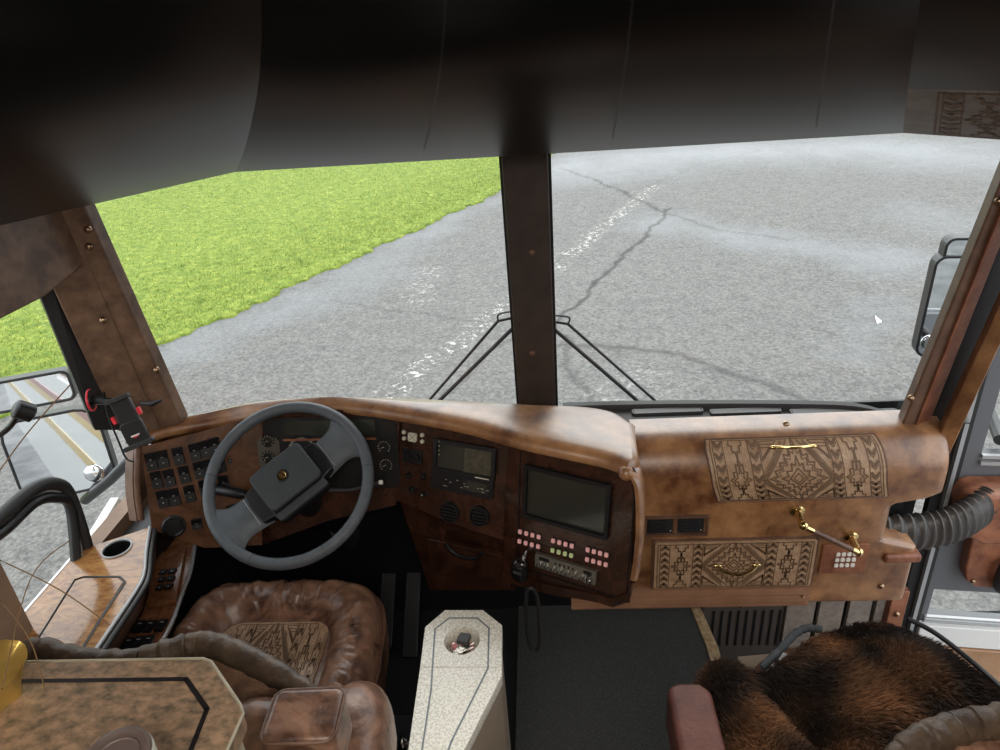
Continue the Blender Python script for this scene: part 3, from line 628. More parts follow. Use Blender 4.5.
    mb.prism([V(.05, 1.6+y, z) for y, z in pr], V(x1-.05, 0, 0)); r_ = mb.build('grooved_rail', 'bronze_leather', t, smooth=False)
    snap(V(x1-.02, 1.584, (z0+z1)/2+.004), V(0, -1, 0), r_, 'screw', .004)
    for p in ((742, 605), (881, 586)): snap(F.P(p), V(0, -1, 0), t)
    snap(onz((786, 424), .957), V(0, 0, 1), t)
    # keypad
    a = F.P((826, 544)); b = F.P((861, 572)); c = (F.P((819, 545))+F.P((867, 570)))/2; W = F.P((867, 557))[0]-F.P((821, 557))[0]; H = F.P((843, 543))[2]-F.P((843, 571))[2]
    fr = (c, V(1, 0, 0), V(0, 0, 1), V(0, -1, 0)); mb = MB(); plate(mb, fr, W, H, .006, .005); k_ = mb.build('keypad_plate', 'leather_red', t, bevel=.0015)
    for r0 in range(3):
        for c0 in range(4):
            mb = MB(); fr2 = (c+V((c0-1.5)*.0155+.003, -.006, (1-r0)*.0205-.001), V(1, 0, 0), V(0, 0, 1), V(0, -1, 0)); plate(mb, fr2, .0115, .0125, .0045, .003)
            mb.build('key', 'white_key', k_, bevel=.0012)
    # rear edge trim
    return t
dash_right()
# grab handle
F = Facet(V(.6, 1.6, .6), 0, 0)
t = thing('grab_handle', 'brass grab handle with leather covered bar on the passenger dashboard', 'handle', F.P((797, 515)))
a = F.P((797, 511)); b = F.P((851, 537)); Y0 = 1.60
ends = []
for q, nm in ((a, 'l'), (b, 'r')):
    mb = MB(); mb.lathe([(0, .0), (.021, 0), (.021, .004), (.017, .007), (.011, .009), (.010, .03), (.0095, .05)], q, V(0, -1, -.12), 24); mb.ell(q+V(0, -.055, -.007), (.013, .013, .013), 10); mb.build('mount', 'brass', t); ends.append(q+V(0, -.058, -.008))
u = nrm(ends[1]-ends[0]); mb = MB(); mb.tube([ends[0], ends[0]+u*.025, ends[0]+u*.03], [.009, .0085, .0085], 12); mb.build('ferrule', 'brass', t); mb = MB(); mb.tube([ends[1], ends[1]-u*.02, ends[1]-u*.025], [.009, .0085, .0085], 12); mb.build('ferrule', 'brass', t)
mb = MB(); mb.tube([ends[0]+u*.024, ends[1]-u*.016], .0075, 12); mb.build('bar', 'leather_dark', t)
# bellows hose
BP = [ony((878, 533), 1.70), ony((905, 533), 1.70), ony((930, 530), 1.71), ony((950, 525), 1.72), ony((966, 518), 1.74), ony((979, 509), 1.775), ony((985, 504), 1.795)]
def bellows():
    path = spline([*BP], 9)
    t = thing('bellows_duct', 'black ribbed rubber bellows duct between the dashboard and the door', 'hose', path[0])
    N = 15; mb = MB(); L = np.linspace(0, len(path)-1, N*6+1)
    pts = []; rs = []
    for k, l in enumerate(L):
        i = int(min(l, len(path)-2)); f = l-i; pts.append(path[i]*(1-f)+path[i+1]*f); ph = k % 6; rs.append([.056, .058, .062, .067, .066, .061][ph])
    mb.tube(pts, rs, 28, flat=.62); mb.build('hose', 'rubber_soft', t)
bellows()
# heater grille and panels beneath the passenger dash
t = thing('heater_grille', 'dark metal heater grille with slots under the passenger dashboard', 'grille', (.6, 1.93, -.3))
gy = 1.95
a = ony((706, 606), gy); b = ony((800, 660), gy); mb = MB(); mb.box((.55, gy, -.42), (ony((781, 630), gy)[0], gy+.02, .35)); mb.build('plate', 'grille', t, smooth=False)
for k in range(9):
    x = ony((713+8.2*k, 625), gy)[0]; mb = MB(); z1 = ony((713, 611), gy)[2]; z0 = ony((713, 645), gy)[2]
    mb.box((x-.005, gy-.004, z0), (x+.003, gy+.001, z1)); mb.build('slot', 'black', t, smooth=False)
t = thing('kick_panels', 'row of grey brown kick panels with black gaps beside the step well', 'panel', (.9, 1.93, -.3))
xs = [ony((p, 625), gy)[0] for p in (778, 814, 842, 868, 888)]
for p0, p1 in ((783, 811), (815, 839), (844, 866), (870, 886)):
    mb = MB(); x0 = ony((p0, 625), gy)[0]; x1 = ony((p1, 625), gy)[0]; mb.box((x0, gy-.01, -.42), (x1, gy+.01, .37)); mb.build('panel', 'step_panel', t, bevel=.003)
mb = MB(); mb.box((ony((783, 630), gy)[0], gy+.012, -.42), (1.15, gy+.03, .37)); mb.build('backing', 'black', t, smooth=False)

# ================================================================== DRIVER DASH
FA = Facet(onx((150, 480), -1.165), -21, 17)
n_ = FA.n
FB = Facet(FA.P((262, 470)), 2, 14)
FC = Facet(FB.P((400, 460)), 20, 18)
FD = Facet(FC.P((508, 490)), 26, 10)
def driver_dash():
    t = thing('instrument_dashboard', 'curved brown leather and dark burl instrument dashboard behind the steering wheel', 'dashboard', (-.5, 1.7, .4))
    # facia skin: columns between top and bottom pixels on their own faces
    top = [((141, 447), FA), ((200, 432), FA), ((262, 414), FA), ((262.1, 414), FB), ((330, 409), FB), ((400, 415), FB), ((400.1, 415), FC), ((450, 424), FC), ((508, 438), FC), ((508.1, 438), FD), ((570, 452), FD), ((634, 474), FD)]
    bot = [((152, 530), FA), ((205, 548), FA), ((262, 545), FA), ((262.1, 545), FB), ((330, 520), FB), ((396, 505), FB), ((396.1, 500), FC), ((448, 522), FC), ((503, 540), FC), ((503.1, 582), FD), ((560, 597), FD), ((630, 603), FD)]
    mb = MB(); T = [f.P(p) for p, f in top]; B = [f.P(p) for p, f in bot]
    G = [[a+(b-a)*k/8 for a, b in zip(T, B)] for k in range(9)]
    lipP = [onz(p, z) for p, z in (((136, 450), .985), ((150, 438), .995), ((170, 431.5), 1.0), ((224, 422), 1.0), ((265, 414), 1.02), ((319, 409), 1.03), ((359, 411), 1.03), ((400, 417), 1.03), ((464, 429), 1.03), ((513, 443), 1.02), ((557, 453), 1.01), ((603, 463), 1.0), ((625, 471), .998))]
    mb.grid([r[3:] for r in G]); mb.build('facia', 'burl_shaded', t)
    mb = MB(); mb.grid([r[:3] for r in G]); mb.build('side_facia', 'burl_side', t)
    # side rim on the right, running down the pod
    rimR = [lipP[-1], FD.P((634, 480), .02)+V(.0, 0, 0), FD.P((638, 497), .02), FD.P((638, 540), .02), FD.P((633, 580), .02)]
    lip = spline(lipP, 5)
    crP = [onz(p, z) for p, z in (((139, 444), .99), ((150, 429), 1.0), ((165, 425), 1.005), ((211, 413), 1.015), ((265, 402.5), 1.03), ((330, 400), 1.04), ((375, 400), 1.04), ((425, 401.5), 1.04), ((495, 405), 1.04), ((540, 407.5), 1.03), ((580, 409), 1.02), ((610, 414), 1.01), ((628, 425), 1.0))]
    cr = spline(crP, 5)
    # cover: from lip, over rounded edge, back to the windshield
    rows = []
    n = len(lip)
    for k in range(n):
        f = k/(n-1); p = lip[k]; i0 = max(0, k-1); i1 = min(n-1, k+1); tg = nrm((lip[i1]-lip[i0])*V(1, 1, 0)); out = V(tg[1], -tg[0], 0)   # towards the driver
        yb = min(wsY(p[0], .95)-.03, 1.93); bk = V(p[0]-.0, yb, .93)
        if f > .86: bk[0] = p[0]+.02
        row = [p-out*.045-V(0, 0, .03), p-out*.02-V(0, 0, .024), p-out*.004-V(0, 0, .018), p+V(0, 0, -.008), p-out*.003+V(0, 0, .004), p-out*.014+V(0, 0, .013), p-out*.035+V(0, 0, .02)]
        top_z = .022+.012*math.sin(min(1, f*1.3)*math.pi)
        c0 = row[-1]; c1 = cr[k]; bl = (1-f*.3)
        for q in (.25, .5, .75, 1.0):
            p_ = c0*(1-q)+c1*q; p_ = p_+V(0, 0, .012*math.sin(math.pi*q)*bl*(q < 1)*.4); row.append(p_)
        row.append(c1+V(.004*f, .02, -.004)); row.append(c1+V(.01*f, .045, -.02)); row.append(c1+V(.012*f, .06, -.05)); row.append(V(c1[0]+.012*f, c1[1]+.065, .80)); rows.append(row)
    mb = MB(); mb.grid(rows)
    # left end cap falls to the console
    r0 = rows[0]; cap = [[p, V(p[0]-.012, p[1]-.004, p[2]-.03), V(FA.P((140, 490))[0]-.01, p[1], .86), V(FA.P((140, 520))[0]-.01, p[1], .76)] for p in r0]
    mb.build('cover', 'leather', t)
    mb = MB(); le = spline([lipP[0]+V(0, .012, 0), FA.P((137, 462), .018), FA.P((137, 490), .018), FA.P((141, 520), .018)], 5); bkz = [V(-1.24, 1.78, p[2]) for p in le]
    mb.grid([[p, p+FA.n*.012+V(-.01, 0, 0), p+V(-.035, .0, 0), b_] for p, b_ in zip(le, bkz)])
    mb.tube([p for p in le], .010, 10); mb.build('end_cap', 'leather_dark', t)
    # right end: rim and side wall of the pod
    rr_ = spline(rimR, 5); outr = V(.03, .0, 0); last = rows[-1]
    mb = MB(); mb.grid([[p-FD.h*.012-FD.n*.02, p-FD.h*.006+FD.n*.004, p+FD.h*.004+FD.n*.005, p+FD.h*.010-FD.n*.004, p+V(.022, .03, 0), V(p[0]+.024, 1.70, p[2])] for p in rr_])
    mb.grid([[q for q in last], [q+V(.010, .002, -.005) for q in last], [q+V(.018, .006, -.018) for q in last], [V(q[0]+.022, q[1]+.01, .75) for q in last]])
    mb.ell(lipP[-1]+V(.004, .010, -.012), (.020, .022, .020), 12)
    mb.build('pod_side', 'leather', t)
    # rounded bottom of the pod
    mb = MB(); bp = [FD.P(p, 0) for p in ((503, 575), (520, 583), (560, 592), (600, 600), (612, 604), (628, 598), (634, 580))]; 
    mb.grid([[p+FD.n*.004+V(0, 0, .02) for p in bp], [p+FD.n*.008-V(0, 0, .005) for p in bp], [p-FD.n*.01-V(0, 0, .02) for p in bp], [V(p[0]+.02, 1.66, p[2]-.03) for p in bp]]); mb.build('pod_base', 'burl_shaded', t)
    # framed panel line round the screen
    F = FD
    # screen
    c = (F.P((528, 464))+F.P((607, 537)))/2; w_, h_ = F.size((524, 500), (611, 500))[0], F.size((568, 474), (568, 528))[1]
    fr = (c, F.h, -F.dn, F.n); mb = MB(); ringplate(mb, fr, w_, h_, .011, .016, .004); sc = mb.build('display_bezel', 'black', t, bevel=.001)
    mb = MB(); plate(mb, fr, w_-.02, h_-.02, .006, .002); mb.build('display_glass', 'screen', sc, smooth=False)
    fr2 = (F.P((571, 523), .001), F.h, -F.dn, F.n); W2, H2 = F.size((512, 500), (632, 500))[0], F.size((570, 455), (570, 590))[1]
    mb = MB(); ringplate(mb, (F.P((573, 520), .0005), F.h, -F.dn, F.n), W2*.96, H2*.97, .003, .003, .025); mb.build('panel_groove', 'black', t)
    # key blocks of eight
    for bi, (x0, y0, mats) in enumerate((((518, 531), None, ('pink_key', 'pink_key')), ((551, 540), None, ('pink_key', 'green_key')), ((585.5, 549), None, ('pink_key', 'pink_key')))):
        x0, y0 = x0
        for r0 in range(2):
            for c0 in range(4):
                p = (x0+6.2*c0+(-.6)*r0+3, y0+1.7*c0+9.6*r0-.2); fr = F.fr(p, .0); mb = MB(); plate(mb, fr, .0135, .0155, .004, .003, 1); plate(mb, fr, .0105, .0125, .008, .0025, 0)
                mb.build('key', [mats[r0], 'black'], t)
    # dim metal radio strip with knobs
    a, b = F.P((536, 552)), F.P((598, 584)); c = F.P((566.5, 567), .0); L_ = F.size((537, 560), (598, 574))[0]; fr = (c, F.h, -F.dn, F.n)
    ang = math.radians(-2); hu = F.h*math.cos(ang)-F.dn*math.sin(ang)*1; fr = (c, nrm(F.P((598, 577))-F.P((537, 558))), None, F.n); fr = (c, fr[1], np.cross(F.n, fr[1]), F.n)
    mb = MB(); plate(mb, fr, L_, .043, .012, .003); mb.box((-L_*.43, .004, .012), (-L_*.26, .015, .013), 1, fr); mb.box((L_*.3, .004, .012), (L_*.43, .015, .013), 1, fr)
    for k in range(5): mb.box((-.03+k*.013, .004, .012), (-.026+k*.013, .012, .014), 1, fr)
    st = mb.build('radio_strip', ['nickel', 'black'], t, smooth=False)
    for k in range(8):
        x = -L_*.42+L_*.115*k; r_ = .0065 if k < 7 else .011; mb = MB(); mb.lathe([(r_*1.1, 0), (r_, .004), (r_*.85, .012), (r_*.7, .014), (0, .014)], fr[0]+fr[1]*x+fr[2]*(-.008)+fr[3]*.012, fr[3], 14); mb.box((-.001, -r_*.8, .026), (.001, r_*.8, .0275), 1, (fr[0]+fr[1]*x+fr[2]*-.008, fr[1], fr[2], fr[3])); mb.build('knob', ['steel', 'black'], st)
    # navigation unit and stereo
    F = FC; c = (F.P((437, 440))+F.P((494, 475)))/2; w_ = F.size((434, 455), (496, 465))[0]; h_ = F.size((465, 441), (465, 474))[1]
    fr = (F.P((465, 459)), F.h, -F.dn, F.n); mb = MB(); ringplate(mb, fr, w_, h_, .012, .012, .003); nv = mb.build('navigation_bezel', 'black', t)
    mb = MB(); plate(mb, fr, w_-.02, h_-.022, .005, .002); mb.box((.0, -h_*.5+.012, .005), (w_*.46, h_*.5-.012, .0056), 1, fr); mb.box((w_*.2, -h_*.5+.003, .012), (w_*.42, -h_*.5+.006, .0125), 2, fr)
    mb.build('navigation_screen', ['screen', 'screen_map', 'ivory'], nv, smooth=False)
    for k in range(4): mb = MB(); fr3 = F.fr((439.2, 441.5+4.4*k), .012); mb.ell(fr3[0], (.0018, .0018, .0018), 6); mb.build('bezel_button', 'ivory', nv)
    fr = (F.P((463, 483)), F.h, -F.dn, F.n); mb = MB(); plate(mb, fr, w_*1.0, F.size((463, 473), (463, 494))[1]*.95, .01, .003)
    for k in range(14): x = random.uniform(-.42, .42)*w_; y = random.uniform(-.015, .012); mb.box((x-.003, y-.0006, .01), (x+.003, y+.0006, .0105), 1, fr)
    mb.box((w_*.08, -.016, .01), (w_*.4, .014, .0103), 2, fr); mb.build('stereo', ['black', 'ivory', 'screen'], t, smooth=False)
    for (px, py) in ((450, 512), (480, 516)):
        mb = MB(); fr = F.fr((px, py)); mb.lathe([(.0, .004), (.024, .004), (.026, .010), (.030, .010), (.032, .0)], fr[0], fr[3], 24)
        for k in range(4): mb.box((-.02, -.017+k*.010, .004), (.02, -.014+k*.010, .012), 0, fr)
        mb.build('round_vent', 'black', t)
    # ivory pad with four round buttons
    fr = F.fr((413, 437)); mb = MB(); plate(mb, fr, .028, .026, .006, .004); 
    for s_ in (-1, 1): mb.tube([fr[0]+fr[3]*.0062+(-fr[1]*.012+fr[2]*.011*s_), fr[0]+fr[3]*.0062+(fr[1]*.012-fr[2]*.011*s_)], .0008, 4, mi=1)
    mb.build('keypad', ['ivory', 'black'], t, smooth=False)
    for p in ((404.3, 432), (404.5, 438.2), (422.5, 435), (422.5, 441.3)): mb = MB(); fr = F.fr(p); mb.lathe([(.0062, 0), (.0058, .005), (0, .006)], fr[0], fr[3], 14); mb.build('round_button', 'ivory', t)
    # small clusters of dark switches near the pad
    fr = F.fr((413, 456)); mb = MB(); plate(mb, fr, .066, .042, .004, .003)
    for k in range(2): mb.lathe([(.008, 0), (.007, .008), (0, .009)], fr[0]+fr[1]*(-.012+.03*k)+fr[3]*.003, fr[3], 12)
    mb.build('switch_plate', 'black', t)
    for p in ((409, 475), (424, 476), (413, 489), (424, 494)): mb = MB(); fr = F.fr(p); mb.lathe([(.009, 0), (.008, .01), (.004, .014), (0, .014)], fr[0], fr[3], 14); mb.build('small_knob', 'black', t)
    mb = MB(); fr = F.fr((424, 494)); mb.ell(fr[0]+fr[3]*.012, (.003, .003, .003), 6); mb.build('small_knob', 'ivory', t)
    # rocker switches on the left facet
    F = FA
    def rocker(p, F=F, w_=.027, h_=.049):
        fr = F.fr(p); mb = MB(); plate(mb, fr, w_+.003, h_+.004, .003, .003)
        P = [(-w_/2, -h_/2, .003), (w_/2, -h_/2, .003), (w_/2, h_/2, .003), (-w_/2, h_/2, .003), (-w_/2, -h_/2, .009), (w_/2, -h_/2, .009), (w_/2, h_*.05, .006), (-w_/2, h_*.05, .006), (w_/2, h_/2, .012), (-w_/2, h_/2, .012)]
        P = [fr[0]+fr[1]*a+fr[2]*b+fr[3]*c_ for a, b, c_ in P]; mb.add(P, [(4, 5, 6, 7), (7, 6, 8, 9), (0, 1, 5, 4), (2, 3, 9, 8), (1, 2, 8, 6, 5), (0, 4, 7, 9, 3)], 0)
        mb.box((-.003, h_*.12, .0085), (.003, h_*.15, .0105), 1, fr); mb.box((-.002, -h_*.18, .0075), (.002, -h_*.22, .0092), 1, fr)
        mb.build('rocker_switch', ['switch_black', 'light_metal'], t, smooth=False)
    for p in ((151.5, 461.5), (163, 459), (157, 480), (169.5, 478), (163, 499), (174.5, 497), (178.5, 456), (184.5, 474.5), (190, 493.5), (195, 452), (205.5, 449), (215, 446), (199.5, 470), (210, 467), (205, 488), (220, 464), (224, 484)): rocker(p)
    for p in ((230, 461), ): mb = MB(); fr = F.fr(p); mb.lathe([(.006, 0), (.005, .01), (0, .011)], fr[0], fr[3], 12); mb.build('small_knob', 'black', t)
    mb = MB(); fr = F.fr((174, 526)); mb.lathe([(.034, 0), (.034, .006), (.028, .010), (.024, .006), (0, .006)], fr[0], fr[3], 28); mb.box((-.025, -.003, .004), (.025, .003, .014), 0, fr); mb.box((-.022, .012, .004), (.022, .015, .013), 0, fr); mb.build('round_vent', 'black', t)
    rocker((197, 524), F, .026, .03); rocker((232, 510), F, .024, .03)
    mb = MB(); fr = F.fr((221.5, 523), .006); q = [fr[0]+.009*(fr[1]*math.cos(a)+fr[2]*math.sin(a)) for a in np.linspace(0, 2*math.pi, 18, endpoint=False)]; mb.tube(q, .0016, 6, closed=True); mb.build('key_ring', 'brass', t)
    # instrument cluster recess
    F = FB; o = F.P((330, 460), .0); 
    mb = MB(); c = F.P((332, 453), .002); w_ = F.size((262, 450), (398, 450))[0]; h_ = F.size((330, 420), (330, 491))[1]; plate(mb, (c, F.h, -F.dn, F.n), w_*.97, h_, .002, .03); cl = mb.build('instrument_cluster', 'black', t, smooth=False)
    mb = MB(); plate(mb, (F.P((330, 427), .004), F.h, -F.dn, F.n), w_*.66, .045, .006, .01); mb.build('cluster_window', 'screen', cl, smooth=False)
    mb = MB(); plate(mb, (F.P((330, 438.5), .004), F.h, -F.dn, F.n), w_*.68, .005, .01, .002); mb.build('cluster_strip', 'leather_red', cl, smooth=False)
    mb = MB(); plate(mb, (F.P((270, 455), .003), F.h, -F.dn, F.n), .07, .115, .003, .02); mb.build('gauge_lens', 'lens', cl, smooth=False)
    for (p, r_, nt_) in (((303, 452), .05, 31), ((337, 449), .027, 13), ((268, 441), .018, 9), ((268, 457), .018, 9), ((384, 447), .02, 11), ((386, 465), .02, 11)):
        mb = MB(); fr = F.fr(p, .006); mb.lathe([(0, 0), (r_, 0), (r_, .002), (r_*1.06, .003), (r_*1.08, 0)], fr[0], fr[3], 28, 0)
        for k in range(nt_):
            a = math.radians(-40+260*k/(nt_-1)); d_ = fr[1]*math.cos(a)+fr[2]*math.sin(a); s_ = np.cross(fr[3], d_); q = fr[0]+fr[3]*.001
            wd_ = .0009 if k % 2 else .0013; mb.add([q+d_*r_*.8-s_*wd_, q+d_*r_*.8+s_*wd_, q+d_*r_*.93+s_*wd_, q+d_*r_*.93-s_*wd_], [(0, 1, 2, 3)], 1)
        a = math.radians(200); d_ = fr[1]*math.cos(a)+fr[2]*math.sin(a); s_ = np.cross(fr[3], d_); q = fr[0]+fr[3]*.0015; mb.add([q-s_*.001, q+s_*.001, q+d_*r_*.75], [(0, 1, 2)], 1)
        mb.build('gauge', ['black', 'ivory'], cl, smooth=False)
    # lower dark dash body
    mb = MB(); a = FC.P((396, 500)); b = FC.P((503, 540)); c_ = FD.P((503, 578))
    lo = [a+V(0, .01, .02), b+V(0, .01, .02)]
    P1 = [a+V(0, .02, .02), b+V(0, .02, .02), ony((517, 590), b[1]+.08), ony((430, 590), b[1]+.15)]
    mb.prism(P1, V(0, .15, 0)); mb.build('knee_panel', 'burl_shaded', t, smooth=False)
    dz = ony((470, 560), b[1]+.09); fr = (dz, FC.h, V(0, 0, 1), nrm(np.cross(FC.h, V(0, 0, 1)))); mb = MB(); plate(mb, fr, .27, .13, .02, .012); dw = mb.build('lower_drawer', 'burl_shaded', t, bevel=.003)
    mb = MB(); mb.tube(spline([fr[0]+fr[1]*x+fr[2]*z+fr[3]*.03 for x, z in ((-.06, .07), (-.04, .045), (.0, .035), (.04, .045), (.06, .07))], 5), .006, 6); mb.build('drawer_lip', 'black', dw)
    
    return t
DASH = driver_dash()
# firewall lining on the right, behind the panels
mb = MB(); mb.box((-1.3, 1.99, -.5), (1.25, 2.0, .86)); struct(mb.build('wall_front_lining', 'black', smooth=False))
# ================================================================== STEERING WHEEL
def wheel():
    el = math.radians(50); az = math.radians(3)
    n = V(math.sin(az)*math.cos(el), -math.cos(az)*math.cos(el), math.sin(el)); c = onz((288.5, 482), .90)
    t = thing('steering_wheel', 'large dark grey steering wheel with a square black centre pad', 'steering wheel', c)
    u0 = nrm(np.cross(V(0, 0, 1), n))*1; u0 = u0 if u0[0] > 0 else -u0; v0 = np.cross(n, u0); v0 = v0 if v0[2] > 0 else -v0
    a = math.radians(-35); u = u0*math.cos(a)-v0*math.sin(a)*-1; u = u0*math.cos(a)+v0*math.sin(a)*(-1)*-1; 
    # rotate hub frame so its long side runs up to the right like the photo
    ang = math.radians(38); u = u0*math.cos(ang)+v0*math.sin(ang); v = -u0*math.sin(ang)+v0*math.cos(ang)
    R = .226; F = (c, u, v, n)
    at = lambda x, y, z=0: c+u*x+v*y+n*z
    mb = MB(); ring = [at(R*math.cos(q), R*math.sin(q)) for q in np.linspace(0, 2*math.pi, 96, endpoint=False)]; mb.tube(ring, .0165, 14, closed=True); mb.build('rim', 'wheel_vinyl', t)
    for q in (8, 172, 248, 300):
        q = math.radians(q)-ang; p = at(R*math.cos(q), R*math.sin(q)); tg = -u*math.sin(q)+v*math.cos(q)
        mb = MB(); mb.tube([p-tg*.0007, p+tg*.0007], .0171, 14); mb.build('rim_seam', 'wheel_dark', t)
    # two broad spokes at the ends of the hub's long axis
    for s_ in (-1, 1):
        mb = MB(); G = []
        for f in np.linspace(0, 1, 12):
            x = s_*(.095+(.228-.095)*f); wd = .052+.045*max(0, (f-.45)/.55)**2.2+.004*(1-f); z = -.028+.03*f**.7; G.append([at(x, -wd, z-.006), at(x, -wd*.8, z+.006), at(x, 0, z+.010), at(x, wd*.8, z+.006), at(x, wd, z-.006), at(x, 0, z-.016)])
        # curve ends follow the rim
        for k, row in enumerate(G):
            f = k/11
            for j, p in enumerate(row):
                y = np.dot(p-c, v); sh = (R-math.sqrt(max(R*R-y*y, 0)))*f; row[j] = p-u*s_*sh
        mb.grid(G, cv=True); mb.build('spoke', 'wheel_vinyl', t)
        mb = MB(); pts = [(.075, -.058), (.118, -.05), (.124, 0), (.118, .05), (.075, .058)]
        mb.prism([at(s_*x, y, -.03) for x, y in pts], n*.034); mb.build('spoke_cover', 'wheel_dark', t, bevel=.004)
        mb = MB(); mb.tube([at(s_*.127, y, -.008) for y in np.linspace(-.045, .045, 5)], .0015, 6); mb.build('chrome_line', 'light_metal', t)
    # hub box
    mb = MB(); hp = [(-.082, -.068), (-.07, -.078), (.07, -.078), (.082, -.068), (.085, 0), (.078, .070), (.068, .076), (-.068, .076), (-.078, .070), (-.085, 0)]
    mb.prism([at(x, y, -.05) for x, y in hp], n*.055); mb.build('hub', 'wheel_dark', t, bevel=.004)
    mb = MB(); plate(mb, (at(.004, .008, .004), u, v, n), .168, .130, .028, .016); mb.build('horn_pad', 'wheel_pad', t, bevel=.007, seg=3, smooth=True)
    mb = MB(); plate(mb, (at(.004, -.0735, .002), u, v, n), .160, .026, .018, .005); mb.build('lower_pad', 'wheel_pad', t, bevel=.004, smooth=True)
    e0 = at(.0, .014, .032); mb = MB(); mb.lathe([(.019, -.001), (.018, .001), (.0145, .0015), (.0135, -.0), (.0, -.0005)], e0, n, 28); mb.build('emblem_well', 'wheel_dark', t)
    mb = MB(); mb.lathe([(.0135, 0), (.0125, .0025), (.009, .002), (.0085, .001), (0, .001)], e0, n, 28, 0); mb.tube([e0+n*.0018-(u-v)*.006, e0+n*.0018+(u-v)*.006], .0022, 6, mi=1); mb.build('emblem', ['brass', 'brass'], t)
    # column
    t2 = DASH
    mb = MB(); mb.tube([c-n*.052, c-n*.12, c-n*.2, c-n*.62], [.05, .062, .055, .04], 18, flat=.85); mb.build('steering_shroud', 'black', t2)
    mb = MB(); mb.tube([c-n*.60, c-n*.72], [.05, .07], 14); mb.build('steering_boot', 'rubber', t2)
    # left stalk
    p0 = FB.P((262, 497)); a0 = c-n*.10+u0*-.05; tip = ony((216, 489), a0[1]+.03); 
    s0 = ony((258, 497), a0[1]-.0); s1 = ony((216, 489), a0[1]+.02); d = nrm(s1-s0)
    mb = MB(); mb.tube([c-n*.09, s0, s0+(s1-s0)*.3], [.008, .007, .009], 10); mb.tube([s0+(s1-s0)*.3, s0+(s1-s0)*.42, s0+(s1-s0)*.97, s1], [.011, .016, .016, .013], 16); mb.build('indicator_stalk', 'black', t2)
    mb = MB(); mb.tube([s1, s1+d*.006], [.009, .009], 12); mb.build('stalk_cap', 'light_metal', t2)
    r0 = ony((350, 490), a0[1]); r1 = ony((381, 482.5), a0[1]); mb = MB(); mb.tube([c-n*.09, r0, r1], [.008, .006, .006], 10); mb.build('indicator_stalk', 'charcoal', t2)
    mb = MB(); mb.box((-.006, -.006, -.006), (.006, .006, .006), 0, (r1, u0, v0, n)); mb.build('stalk_cap', 'white_plastic', t2, bevel=.002)
    # chrome ring below the wheel
wheel()
